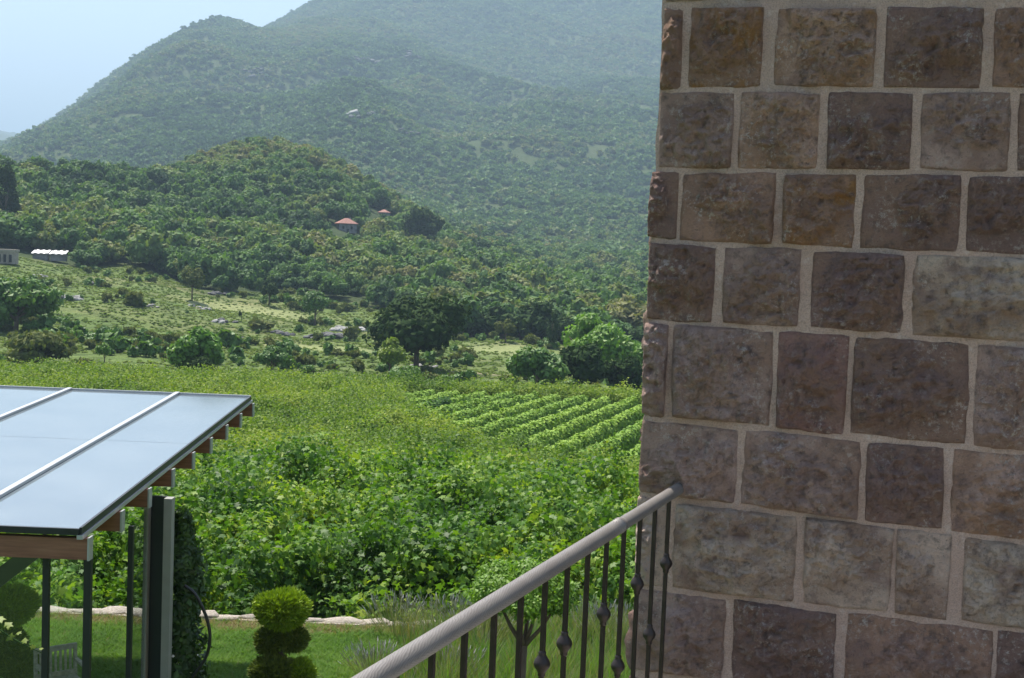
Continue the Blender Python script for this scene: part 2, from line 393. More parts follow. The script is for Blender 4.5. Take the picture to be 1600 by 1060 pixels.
TAB = np.apply_along_axis(lambda c: np.convolve(np.pad(c, 7, mode='edge'), ker, 'valid'), 0, TAB)
GY = [-30, 19.35, 19.55, 22.5, 28, 35, 45, 60, 85, 110, 150]
GZ = [-.02, -.02, -.9, -1.5, -1.9, -2.4, -3.4, -4.9, -6.0, -7.2, -8.6]
def terrain(x, y):
    x = np.asarray(x, float); y = np.asarray(y, float)
    r = np.hypot(x, y); az = np.degrees(np.arctan2(x, y))
    lr = np.interp(r, RG, np.arange(len(RG))); la = (az + 180) * 10
    i = np.clip(lr.astype(int), 0, len(RG) - 2); j = np.clip(la.astype(int), 0, 3599)
    fi = lr - i; fj = la - j
    z = (TAB[j, i]*(1-fi)*(1-fj) + TAB[j, i+1]*fi*(1-fj) + TAB[j+1, i]*(1-fi)*fj + TAB[j+1, i+1]*fi*fj)
    near = np.interp(y, GY, GZ)
    t = np.clip((r - 105) / 35, 0, 1); t = t*t*(3-2*t)
    z = near * (1 - t) + z * t
    a = np.clip((r - 110) / 80, 0, 1)
    z = z + a * (.9 * fbm(x/26, y/26, 3, 3) + .35 * fbm(x/7, y/7, 5, 2))
    z = z + np.clip((r - 260) / 300, 0, 1) * 2.2 * fbm(x/60, y/60, 9, 3)
    b = np.clip((r - 800) / 900, 0, 1)
    rid = 1 - np.abs(fbm(x/420 + .2*y/420, y/700, 21, 4)) * 2
    z = z + b * (1 - .65*np.clip((r - 1500) / 700, 0, 1)) * (rid - .45) * 115 + b * 12 * fbm(x/110, y/110, 31, 3)
    return z
def proj(x, y, z):
    Pc = np.stack([x, y, np.asarray(z) - CAMZ], -1) @ ROT      # world -> camera axes
    return 800 + F*Pc[..., 0]/-Pc[..., 2], 530 - F*Pc[..., 1]/-Pc[..., 2]
def hit(px, py, r0=105, r1=4000):
    """where the eye ray through a photo pixel meets the ground"""
    d = ray(px, py); h = math.hypot(d[0], d[1]); rr = np.geomspace(r0, r1, 3000)
    z = terrain(d[0]/h*rr, d[1]/h*rr); zr = CAMZ + d[2]/h*rr
    k = np.nonzero(zr <= z)[0]
    r = rr[k[0]] if len(k) else r1
    return Vector((d[0]/h*r, d[1]/h*r, float(terrain(d[0]/h*r, d[1]/h*r)))), r
azs = np.concatenate([np.arange(-180, -32, 4.0), np.arange(-32, 20, .085), np.arange(20, 180.01, 4.0)])
rs = np.concatenate([np.linspace(1.5, 19.9, 12), np.linspace(20.2, 110, 90), np.geomspace(111, 700, 240), np.geomspace(706, 9000, 170), [14000, 30000]])
A, RR = np.meshgrid(np.radians(azs), rs, indexing='ij')
X = RR * np.sin(A); Y = RR * np.cos(A); Z = terrain(X, Y)
Z = np.where(RR > 9001, Z.min() , Z)
nA, nR = A.shape
V = np.stack([X.ravel(), Y.ravel(), Z.ravel()], 1)
ii = np.arange(nA - 1)[:, None] * nR + np.arange(nR - 1)[None, :]
Q = np.stack([ii, ii + 1, ii + nR + 1, ii + nR], -1).reshape(-1, 4)
gm = mesh('hillside', V, Q[:, ::-1], M['ground'], True)
def seg(a, b, x): t = np.clip((x - a) / (b - a), 0, 1); return t*t*(3-2*t)
WOOD_AZ = [azof(k) for k in (-700, 0, 120, 200, 330, 450, 560, 700, 850, 1000, 1600)]
WOOD_R = [250, 290, 275, 290, 262, 280, 262, 235, 225, 225, 250]
def woodiness(x, y):
    r = np.hypot(x, y); az = np.degrees(np.arctan2(x, y))
    e = np.interp(az, WOOD_AZ, WOOD_R) + 14 * fbm(x/30, y/30, 44, 2)
    return seg(-12, 12, r - e)
zone = np.zeros((len(V), 4), np.float32); zone[:, 3] = 1
zone[:, 0] = woodiness(V[:, 0], V[:, 1]) * (1 - .22*seg(600, 900, np.hypot(V[:, 0], V[:, 1])))
clear = np.zeros(len(V))
CLEAR = [(392, 488, 14, 10), (790, 549, 8, 9), (500, 545, 10, 5)]
CL = []
for (px, py, sx, sy) in CLEAR:
    p, r = hit(px, py); CL.append((p.x, p.y, sx, sy))
    clear = np.maximum(clear, np.exp(-(((V[:,0]-p.x)/sx)**2 + ((V[:,1]-p.y)/sy)**2)**1.5))
zone[:, 1] = clear * .65
zone[:, 0] *= 1 - np.clip(clear * 1.5, 0, 1)
zone[:, 2] = (1 - seg(105, 118, np.hypot(V[:,0], V[:,1]))) * seg(18, 20, V[:,1])
ca = gm.attributes.new('zone', 'FLOAT_COLOR', 'POINT'); ca.data.foreach_set('color', zone.ravel())
tag(link('hills_and_valley', gm), kind='structure')
lm = mesh('lawn', [(-60,-20,0), (30,-20,0), (30,19.38,0), (-60,19.38,0), (-60,19.4,-1.1), (30,19.4,-1.1)], [[0,1,2,3],[3,2,5,4]], M['lawn'])
tag(link('lawn', lm), kind='structure')

# ------------------------------------------------------------------ scattering of uncountable stuff
def scatter(name, pts, rot, scl, idx, protos, label, cat):
    me = bpy.data.meshes.new(name); n = len(pts); me.vertices.add(n)
    me.vertices.foreach_set('co', np.asarray(pts, np.float32).ravel())
    a = me.attributes.new('rot', 'FLOAT_VECTOR', 'POINT'); a.data.foreach_set('vector', np.asarray(rot, np.float32).ravel())
    a = me.attributes.new('scl', 'FLOAT_VECTOR', 'POINT')
    s = np.asarray(scl, np.float32); s = np.repeat(s[:, None], 3, 1) if s.ndim == 1 else s
    a.data.foreach_set('vector', s.ravel())
    a = me.attributes.new('idx', 'INT', 'POINT'); a.data.foreach_set('value', np.asarray(idx, np.int32))
    me.update()
    o = link(name, me); tag(o, label, cat, kind='stuff')
    ng = bpy.data.node_groups.new(name, 'GeometryNodeTree'); nn = ng.nodes; ll = ng.links
    ng.interface.new_socket('Geometry', in_out='INPUT', socket_type='NodeSocketGeometry')
    ng.interface.new_socket('Geometry', in_out='OUTPUT', socket_type='NodeSocketGeometry')
    gi = nn.new('NodeGroupInput'); go = nn.new('NodeGroupOutput'); ip = nn.new('GeometryNodeInstanceOnPoints'); jn = nn.new('GeometryNodeJoinGeometry')
    for p in reversed(protos):
        po = bpy.data.objects.new(p.name, p); oi = nn.new('GeometryNodeObjectInfo'); oi.inputs['Object'].default_value = po
        gt = nn.new('GeometryNodeGeometryToInstance'); ll.new(oi.outputs['Geometry'], gt.inputs[0]); ll.new(gt.outputs[0], jn.inputs[0])
    def attr(nm, t):
        x = nn.new('GeometryNodeInputNamedAttribute'); x.data_type = t; x.inputs['Name'].default_value = nm; return x.outputs['Attribute']
    ll.new(gi.outputs[0], ip.inputs['Points']); ll.new(jn.outputs[0], ip.inputs['Instance']); ip.inputs['Pick Instance'].default_value = True
    ll.new(attr('idx', 'INT'), ip.inputs['Instance Index']); ll.new(attr('scl', 'FLOAT_VECTOR'), ip.inputs['Scale'])
    er = nn.new('FunctionNodeEulerToRotation'); ll.new(attr('rot', 'FLOAT_VECTOR'), er.inputs[0]); ll.new(er.outputs[0], ip.inputs['Rotation'])
    ll.new(ip.outputs[0], go.inputs[0])
    o.modifiers.new('scatter', 'NODES').node_group = ng
    return o

def cards(C, Nn, size, rng, aspect=1.5, bend=.25):
    """leaf shaped quads folded along the middle: 6 corners, 2 quads, one island each"""
    n = len(C); a = rnd_unit(n, rng); t = a - Nn * (a * Nn).sum(1, keepdims=True); t /= np.linalg.norm(t, axis=1, keepdims=True) + 1e-9
    s = np.cross(Nn, t); sz = (size * rng.uniform(.6, 1.3, n))[:, None]
    L = t * sz * aspect * .5; W = s * sz * .5; B = Nn * sz * bend
    V = np.stack([C - L, C - L*.1 + W - B, C + L, C - L*.1 - W - B], 1).reshape(-1, 3)
    base = np.arange(n)[:, None] * 4
    T = np.concatenate([base + [0, 1, 2], base + [0, 2, 3]], 0)
    return V, T
_ico = {}
def ico(sub):
    if sub not in _ico:
        import bmesh
        b = bmesh.new(); bmesh.ops.create_icosphere(b, subdivisions=sub, radius=1)
        v = np.array([x.co[:] for x in b.verts]); f = np.array([[q.index for q in x.verts] for x in b.faces]); b.free(); _ico[sub] = (v, f)
    return _ico[sub]
def crown(name, seed, n, lobes, rx, rz, card, mat, zc=0.0, low=.5, core=True, lobe=.42, coresub=1, flat=.0):
    """foliage of many leaf faces over uneven lobes; returns a mesh"""
    rng = np.random.default_rng(seed); d = rnd_unit(lobes, rng); d[:, 2] = np.abs(d[:, 2]) * (1 - low) + d[:, 2] * low
    q = rng.uniform(.35, .72, (lobes, 1)); LC = d * q * [rx, rx, rz]; LR = lobe * rng.uniform(.65, 1.25, lobes)
    k = rng.integers(0, lobes, n); u = rnd_unit(n, rng); u[:, 2] = np.where(rng.random(n) < .3, np.abs(u[:, 2]), u[:, 2])
    rr = rng.uniform(.55, 1.08, n)
    C = LC[k] + u * (LR[k] * rr)[:, None] * [rx, rx, rz * .95]; C[:, 2] += zc
    Nn = u + rng.normal(size=(n, 3)) * .55 + [0, 0, .25]; Nn /= np.linalg.norm(Nn, axis=1, keepdims=True)
    V, T = cards(C, Nn, card, rng)
    if core:
        iv, it = ico(coresub)
        for a, b in zip(LC, LR):
            jv = iv * (1 + rng.uniform(-.18, .18, (len(iv), 1))) * b * .62 * [rx, rx, rz] + a + [0, 0, zc]
            T = np.concatenate([T, it + len(V)]); V = np.concatenate([V, jv])
    return mesh(name, V, T, mat)

# ------------------------------------------------------------------ forest on the far slopes
def ang_ok(x, y, lo=-27, hi=12):
    az = np.degrees(np.arctan2(x, y)); return (az > lo) & (az < hi)
def polar_points(n, r0, r1, lo=-27, hi=12, rng=RNG):
    r = np.sqrt(rng.uniform(r0*r0, r1*r1, n)); a = np.radians(rng.uniform(lo, hi, n)); return r*np.sin(a), r*np.cos(a), r
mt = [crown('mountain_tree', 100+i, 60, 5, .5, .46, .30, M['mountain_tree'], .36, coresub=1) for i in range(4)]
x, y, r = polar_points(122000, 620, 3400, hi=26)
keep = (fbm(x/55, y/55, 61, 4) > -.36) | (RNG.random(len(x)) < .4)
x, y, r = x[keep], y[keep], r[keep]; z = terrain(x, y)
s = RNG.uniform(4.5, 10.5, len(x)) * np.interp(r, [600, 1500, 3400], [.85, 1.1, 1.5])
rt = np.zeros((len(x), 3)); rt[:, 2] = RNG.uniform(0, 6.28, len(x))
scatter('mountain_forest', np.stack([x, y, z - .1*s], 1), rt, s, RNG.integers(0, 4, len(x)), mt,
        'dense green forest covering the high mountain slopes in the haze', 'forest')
ht = [crown('woodland_tree', 120+i, 900, 10, .5, .5, .105, M['forest'], .42, coresub=1) for i in range(5)]
x, y, r = polar_points(18400, 215, 640, hi=26)
wd = woodiness(x, y); inclear = np.zeros(len(x), bool)
for (cx, cyy, sx, sy) in CL: inclear |= ((x-cx)/sx)**2 + ((y-cyy)/sy)**2 < 1.2
HOUSES = [(541, 362, 35), (600, 338, 20)]
HP = []
for (px, py, wd_) in HOUSES:
    p, rr_ = hit(px, py); HP.append((p, rr_)); inclear |= (np.abs(x - p.x) < 7) & (y - p.y < 6) & (y - p.y > -26)
keep = (wd > .5) & ~inclear
x, y, r = x[keep], y[keep], r[keep]; z = terrain(x, y); s = (2.8 + 6.4*RNG.random(len(x))**1.4) * (1 + .4*fbm(x/40, y/40, 71, 2))
VIEWS = [(338, 446, 490, 232), (765, 812, 552, 205), (522, 560, 362, HP[0][1] + 3), (588, 611, 334, HP[1][1] + 3), (50, 108, 405, 300), (0, 22, 415, 300), (634, 686, 372, 442)]
def blocks(x, y, z, s, r):
    u0, v0 = proj(x, y, z + s*.85); hw_ = s*.45/r*F; out = np.zeros(len(x), bool)
    for (a, b_, vb, rm) in VIEWS: out |= (u0 + hw_ > a) & (u0 - hw_ < b_) & (r < rm + 4) & (v0 < vb)
    return out
kk = ~blocks(x, y, z, s, r); x, y, r, z, s = [a[kk] for a in (x, y, r, z, s)]
order = np.argsort(r); x, y, r, z, s = [a[order] for a in (x, y, r, z, s)]
vis = np.degrees(np.arctan2(x, y)) < 6.3
ind = np.nonzero(vis)[0][:150]; rest = np.ones(len(x), bool); rest[ind] = False
xr, yr, zr, sr = x[rest], y[rest], z[rest], s[rest]
rt = np.zeros((len(xr), 3)); rt[:, 2] = RNG.uniform(0, 6.28, len(xr))
sv = np.stack([sr, sr, sr * RNG.uniform(.75, 1.2, len(xr))], 1)
scatter('hill_woodland', np.stack([xr, yr, zr - .05*sr], 1), rt, sv, RNG.integers(0, 5, len(xr)), ht,
        'mixed green woodland covering the low rounded hill', 'woodland')
# the front trees of that wood, one object each
trunk_b = MB(); trunk_b.tube([(0,0,-.3), (.01,0,.1), (-.01,.01,.35)], [.035,.028,.016], 6)
trunk_me = bpy.data.meshes.new('trunk'); trunk_me.from_pydata([tuple(v) for v in trunk_b.v], [], trunk_b.f); trunk_me.materials.append(M['bark'])
KINDS = [('forest', 'low round green tree in the front row of the hillside woodland', 'round green trees along the front of the woodland'),
         ('olive', 'olive brown tree in the front row of the hillside woodland', 'olive brown trees along the front of the woodland'),
         ('dark', 'dark evergreen tree in the front row of the hillside woodland', 'dark evergreens along the front of the woodland')]
km = {}
for k, (mn, lb, gp) in enumerate(KINDS):
    km[k] = [crown('crown', 200 + 10*k + i, 1100, 10, .5, .5, .095, M[mn], .42) for i in range(3)]
for q, i in enumerate(ind):
    k = int(RNG.choice([0, 0, 0, 1, 2]))
    t = empty('woodland_tree', (x[i], y[i], z[i] - .05*s[i]), KINDS[k][1], 'tree', KINDS[k][2], rz=RNG.uniform(0, 6.28))
    t.scale = (s[i]*1.05, s[i]*1.05, s[i] * RNG.uniform(.8, 1.15))
    link('crown', km[k][q % 3], t); link('trunk', trunk_me, t)

# scrub scattered over the open terraces
sb = [crown('scrub', 300+i, 160, 5, .5, .4, .24, M[m_], .28) for i, m_ in enumerate(['mid', 'olive', 'mid', 'olive'])]
x, y, r = polar_points(4400, 128, 330, hi=26)
dens = fbm(x/22, y/9, 81, 3); keep = (woodiness(x, y) < .6) & (dens > .08) & ~blocks(x, y, terrain(x, y), np.full(len(x), 3.0), r)
for (cx, cyy, sx, sy) in CL: keep &= ((x-cx)/sx)**2 + ((y-cyy)/sy)**2 > 1.0
x, y = x[keep], y[keep]; z = terrain(x, y); s = RNG.uniform(.6, 2.6, len(x)) * np.where(RNG.random(len(x)) < .12, 1.6, 1)
rt = np.zeros((len(x), 3)); rt[:, 2] = RNG.uniform(0, 6.28, len(x))
scatter('terrace_scrub', np.stack([x, y, z - .05*s], 1), rt, s, RNG.integers(0, 4, len(x)), sb,
        'low green scrub and weeds spread over the open terraced slope', 'scrub')
gt_ = [crown('grass_clump', 320+i, 26, 3, .5, .5, .5, M['meadow'], .2, core=False) for i in range(3)]
x, y, r = polar_points(41000, 104, 300, hi=26)
keep = (woodiness(x, y) < .5) & (fbm(x/14, y/6, 91, 3) > -.35)
for (cx, cyy, sx, sy) in CL: keep &= (((x-cx)/sx)**2 + ((y-cyy)/sy)**2 > .8) | (RNG.random(len(x)) < .25)
x, y = x[keep], y[keep]; z = terrain(x, y); s = RNG.uniform(.2, .5, len(x)); s = np.stack([s*1.5, s*1.5, s*.6], 1)
rt = np.zeros((len(x), 3)); rt[:, 2] = RNG.uniform(0, 6.28, len(x))
scatter('meadow_grass', np.stack([x, y, z], 1), rt, s, RNG.choice([0, 0, 1, 1, 1], len(x)), gt_,
        'tall yellow green meadow grass on the terraced slope', 'grass')

# ------------------------------------------------------------------ named trees and shrubs
def tree(name, px, py, wpx, hpx, mat, label, cat, seed, n=1700, lobes=11, card=None, group=None, r=None, trunkh=.22, low=.5, zc=None):
    if r is None: p, r = hit(px, py)
    else:
        d = ray(px, py); h = math.hypot(d[0], d[1]); p = Vector((d[0]/h*r, d[1]/h*r, 0)); p.z = float(terrain(p.x, p.y))
    W = wpx / F * r; H = hpx / F * r
    t = empty(name, p, label, cat, group)
    cz = H * (1 + trunkh) / 2; rz = H * (1 - trunkh) / 2
    me = crown('crown', seed, n, lobes, W*.56, rz*1.08, card or W*.075, M[mat], cz, low, coresub=2)
    link('crown', me, t)
    b = MB(); rg = random.Random(seed)
    b.tube([(0,0,-.4), (rg.uniform(-.02,.02)*W, 0, cz*.5), (rg.uniform(-.05,.05)*W, .02*W, cz*1.1)], [W*.035, W*.026, W*.012], 8)
    for k in range(5):
        a = rg.uniform(0, 6.28); z0 = cz * rg.uniform(.35, .8)
        b.tube([(0, 0, z0), (math.cos(a)*W*.16, math.sin(a)*W*.16, z0 + rz*.35), (math.cos(a)*W*.3, math.sin(a)*W*.3, z0 + rz*.7)], [W*.017, W*.011, W*.005], 6)
    b.build('trunk', M['bark'], t, True)
    return t
tree('evergreen_oak', 650, 578, 140, 128, 'dark', 'large dark spreading evergreen oak on the meadow behind the vineyard', 'tree', 401, 7000, 24, card=.55, trunkh=.04, low=.75)
tree('young_tree', 608, 590, 54, 62, 'lime', 'small yellow green round tree in front of the dark oak', 'tree', 402, 2200, 10, trunkh=.10)
tree('tall_tree', 660, 380, 56, 68, 'dark', 'lone tall dark tree on the hill crest right of the red roofed houses', 'tree', 403, 2600, 14, r=440, trunkh=.05, low=.8)
tree('broadleaf_tree', 922, 590, 118, 102, 'bright', 'big bright green broadleaf tree beside the stone wall', 'tree', 404, 5200, 20, card=.42, trunkh=.05, r=150, low=.7)
tree('broadleaf_tree', 985, 592, 62, 66, 'bright', 'smaller bright green tree touching the stone wall edge', 'tree', 405, 2600, 10, card=.4, trunkh=.03, r=155)
tree('bush', 838, 618, 86, 74, 'mid', 'broad olive green bush left of the big bright tree', 'bush', 406, 3200, 14, r=122, trunkh=.02, low=.9)
tree('bush', 905, 620, 96, 76, 'dark', 'dark green bush in the shade below the big bright tree', 'bush', 407, 3200, 14, r=124, trunkh=.02, low=.9)
tree('bush', 975, 622, 70, 60, 'dark', 'dark bush against the wall at the end of the vine rows', 'bush', 408, 2600, 12, r=124, trunkh=.02, low=.9)
tree('bush', 306, 600, 84, 74, 'bright', 'large rounded bright green bush behind the glass roof corner', 'bush', 409, 4200, 14, r=128, trunkh=.02, low=.9)
tree('bush', 322, 604, 44, 30, 'dark', 'low dark foliage standing for the shaded foot of the large rounded bush', 'bush', 410, 1500, 7, r=124, trunkh=.02, low=.9)  # dark leaves paint in the shaded lower right of the rounded bush
tree('small_tree', 424, 600, 54, 50, 'mid', 'small dark leaved tree with a visible stem at the vineyard edge', 'tree', 411, 1500, 9, r=126, trunkh=.25)
tree('shrub', 484, 606, 30, 30, 'mid', 'small grey green shrub right of the stemmed little tree', 'shrub', 412, 900, 6, r=124, trunkh=.03)
tree('shrub', 626, 612, 52, 36, 'mid', 'low leafy dark green shrub directly below the yellow green tree', 'shrub', 413, 1700, 8, r=120, trunkh=.03)
tree('conical_tree', 492, 510, 44, 62, 'mid', 'green tree standing right of the pale mown clearing', 'tree', 414, 1800, 9, trunkh=.06)
tree('conical_tree', 420, 478, 32, 44, 'dark', 'dark upright tree behind the pale mown clearing', 'tree', 415, 1300, 7, trunkh=.06)
tree('upright_shrub', 377, 503, 9, 22, 'dark', 'narrow dark upright shrub inside the pale mown clearing', 'shrub', 416, 300, 4, trunkh=.05)
tree('shrub', 163, 566, 26, 30, 'bright', 'bright green shrub on the lower terrace near the dark wall', 'shrub', 417, 700, 5, trunkh=.03)
tree('shrub', 120, 532, 22, 22, 'bright', 'small bright shrub on the middle terrace below the rock pile', 'shrub', 418, 600, 5, trunkh=.03)
tree('broadleaf_tree', 25, 520, 120, 82, 'mid', 'wide green tree at the left picture edge above the glass roof', 'tree', 419, 4200, 18, trunkh=.04, low=.8, card=.5)
tree('bush', 60, 570, 110, 50, 'olive', 'broad olive brown bush at the left below the wide green tree', 'bush', 420, 3000, 14, trunkh=.02, low=.9, card=.4)
tree('pine_tree', 8, 350, 46, 92, 'dark', 'tall dark pine at the far left on the wooded hill', 'tree', 421, 2200, 12, r=340, trunkh=.05, low=.9)
tree('pine_tree', 60, 290, 60, 36, 'dark', 'dark round headed tree on the left hill skyline', 'tree', 422, 2200, 12, r=440, trunkh=.05)
tree('cypress', 862, 545, 20, 58, 'dark', 'slim dark tree left of the big bright tree', 'tree', 423, 1100, 8, trunkh=.05, low=.95)
tree('broadleaf_tree', 975, 500, 60, 46, 'dark', 'dark tree behind the big bright tree near the wall', 'tree', 424, 2200, 12, trunkh=.05, low=.9)
tree('conical_tree', 300, 470, 40, 58, 'olive', 'olive green tree at the wood edge left of the clearing', 'tree', 425, 1500, 9, trunkh=.06)
tree('conical_tree', 790, 535, 34, 40, 'olive', 'olive tree behind the small pale clearing right of the oak', 'tree', 426, 1400, 9, trunkh=.06)
for i, (px, py, wp, hp) in enumerate([(700,612,9,26),(712,612,8,22),(724,614,11,24),(735,612,7,18),(762,612,10,16)]):
    tree('weed_stalk', px, py, wp, hp, 'olive', ['leftmost', 'second from left', 'middle and widest', 'second from right', 'rightmost'][i] + ' of five dark weed stalks behind the vine rows', 'weeds', 430+i, 120, 4, r=112,
         group='weed stalks behind the vine rows', trunkh=.03, low=.9)

# ------------------------------------------------------------------ rocks
def rock_mesh(name, seed, mat, sx=1, sy=1, sz=.8, sub=2, rough=.28):
    rng = np.random.default_rng(seed); v, f = ico(sub); v = v.copy()
    for k in range(9):
        d = rnd_unit(1, rng)[0]; t = rng.uniform(.45, .8); p = v @ d; v = v - np.outer(np.clip(p - t, 0, None), d)
    v *= 1 + rng.uniform(-rough, rough, (len(v), 1)) * .25
    return mesh(name, v * [sx, sy, sz], f, M[mat])
RK = [rock_mesh('rock', 500+i, 'rock') for i in range(4)]; RKD = [rock_mesh('rock', 510+i, 'darkrock') for i in range(4)]
def outcrop(px, py, wpx, n, kind, label, seed, hp=.32):
    p, r = hit(px, py); rg = random.Random(seed); W = wpx / F * r
    t = empty('rock_outcrop', p, label, 'rocks')
    for k in range(int(n*1.6)):
        o = link('rock', (RK if kind == 'l' else RKD if kind == 'd' else rg.choice([RK, RKD]))[rg.randrange(4)], t)
        ox = rg.uniform(-.5, .5) * W; oy = rg.uniform(-.25, .6) * W
        o.location = (ox, oy, float(terrain(p.x+ox, p.y+oy)) - p.z + .02*W)
        s = W * rg.uniform(.08, .20); o.scale = (s*1.3, s, s*hp*2.6*rg.uniform(.7, 1.2)); o.rotation_euler = (rg.uniform(-.3,.3), rg.uniform(-.3,.3), rg.uniform(0,6))
OUT = [(112,468,46,9,'m','pile of grey rocks on the left open slope below the shed'),
 (150,446,26,5,'m','small rock group at the woodland edge below the white roof'),
 (60,432,22,5,'m','scattered stones beside the left stone building'),
 (236,480,20,5,'l','pale rock cluster left of the mown clearing'),
 (95,494,10,3,'l','single pale stone group under the left rock pile'),
 (312,482,26,7,'l','light rocks just left of the mown clearing'),
 (370,528,20,4,'l','white stone group in the scrub below the clearing'),
 (350,505,34,6,'m','grey stones along the lower edge of the clearing'),
 (505,528,58,9,'d','dark boulders in the middle of the slope'),
 (442,524,40,6,'d','dark boulders left of the middle boulder group'),
 (548,518,52,12,'l','field of small pale rocks left of the big oak'),
 (350,462,40,5,'d','dark rocks at the upper edge of the clearing'),
 (662,574,34,6,'l','pale stones lying in the shade under the big oak'),
 (604,388,26,5,'l','pale bare rocks on the hill below the houses'),
 (200,582,46,6,'d','low dark stone heap on the grass behind the vineyard'),
 (205,548,50,7,'d','dark ledge of rocks on the lower terrace')]
for i, (a, b, c, d, e, f_) in enumerate(OUT): outcrop(a, b, c, d, e, f_, 600+i)
for i, (px, py, wp, lb) in enumerate([(568,188,52,'bare pale cliff patch on the mountain above the hill'),(640,216,30,'small bare rock patch on the mountain right of the cliff'),
        (570,100,36,'upper pale rock band high on the mountain'),(650,94,30,'thin rock ridge high on the mountain right of the upper band'),
        (400,125,40,'grey rock slope below the left mountain summit')]):
    p, r = hit(px, py, 600); W = wp / F * r; t = empty('cliff', p, lb, 'rocks'); rg = random.Random(700+i)
    for k in range(9):
        o = link('rock', (RK if i == 0 and k % 3 else RKD)[k % 4], t); ox = rg.uniform(-.5,.5)*W; oy = rg.uniform(-.3,.5)*W
        o.location = (ox, oy, float(terrain(p.x+ox, p.y+oy)) - p.z + 5.0); s = W*rg.uniform(.07,.15); o.scale = (s*1.5, s, s*.7); o.rotation_euler = (rg.uniform(-.3,.3), rg.uniform(-.3,.3), rg.uniform(0,6))

# ------------------------------------------------------------------ far buildings
def house(p, r, wpx, label, seed, rz=0.0):
    W = wpx / F * r; D = W * .8; H = W * .46; t = empty('stone_house', (p.x, p.y, p.z - .5), label, 'house', rz=rz)
    b = MB(); b.box((0, 0, H/2), W*.86, D*.86, H); b.build('wall', M['dimplaster'], t)
    e = .5; h = W * .26
    v = [(-W*e, -D*e, H), (W*e, -D*e, H), (W*e, D*e, H), (-W*e, D*e, H), (-W*.08, 0, H+h), (W*.08, 0, H+h)]
    v += [(a, c, z - .18) for a, c, z in v[:4]]
    link('roof', mesh('roof', v, [[0,1,5,4],[1,2,5],[2,3,4,5],[3,0,4],[9,8,7,6],[0,6,7,1],[1,7,8,2],[2,8,9,3],[3,9,6,0]], M['rooftile']), t)
    for (wx, ww, z0, wh) in ((-.22, .10, .42, .28), (.18, .10, .42, .28), (0, .12, .0, .45)):
        b = MB(); b.box((W*wx, -D*.43 - .01, H*(z0 + wh/2)), W*ww, .06, H*wh); b.build('door' if z0 == 0 else 'window', M['opening'], t)
    b = MB(); b.box((W*.2, D*.12, H+h*.75), W*.07, W*.07, h*.7); b.build('chimney', M['dimplaster'], t)
    return t
house(HP[0][0], HP[0][1], 32, 'small stone house with a red hipped roof among the hill trees', 1, R(20))
house(HP[1][0], HP[1][1], 17, 'tiny red roofed hut half hidden on the hill crest', 2, R(-15))
p, r = hit(78, 408); k = r / F
t = empty('shed', p, 'low shed with a pale corrugated roof at the left wood edge', 'shed')
for sx in (-1, 1):
    b = MB(); b.box((sx*13*k, 0, 5*k), 22*k, 9*k, 10*k); b.build('wall', M['dimplaster'], t)
    w2 = 12.6*k
    for q in range(6):    # roof sheets, one by one
        x0 = sx*13*k - w2 + q*2*w2/6; x1 = x0 + 2*w2/6 - .04
        rr_ = [(x0, -6.5*k, 10.2*k), (x1, -6.5*k, 10.2*k), (x1, 6.5*k, 15*k), (x0, 6.5*k, 15*k)]
        rr_ += [(a, c, z_-.1) for a, c, z_ in rr_]
        dz = .12*(q % 2)
        link('roof_sheet', mesh('roof_sheet', [(a, c, z_+dz) for a, c, z_ in rr_], [[0,1,2,3],[7,6,5,4],[0,4,5,1],[1,5,6,2],[2,6,7,3],[3,7,4,0]], M['corrugated']), t)
p, r = hit(-8, 412); k = r / F
t = empty('ruined_building', p, 'pale stone building with a row of arched openings at the left picture edge', 'building')
b = MB(); b.box((0, 6*k, 9*k), 60*k, 10*k, 18*k); b.build('wall', M['plaster'], t)
b = MB(); b.box((0, 6*k, 19.5*k), 62*k, 13*k, 3*k); b.build('roof', M['plaster'], t)
for q in range(7):
    b = MB(); b.box(((q*8-26)*k, 1*k - .02, 8*k), 3.6*k, .2, 11*k); b.build('opening', M['opening'], t)
for q in range(6):
    b = MB(); b.box(((q*8-22)*k, .2*k, 8.5*k), 1.4*k, 1.2*k, 16*k); b.build('pillar', M['plaster'], t)

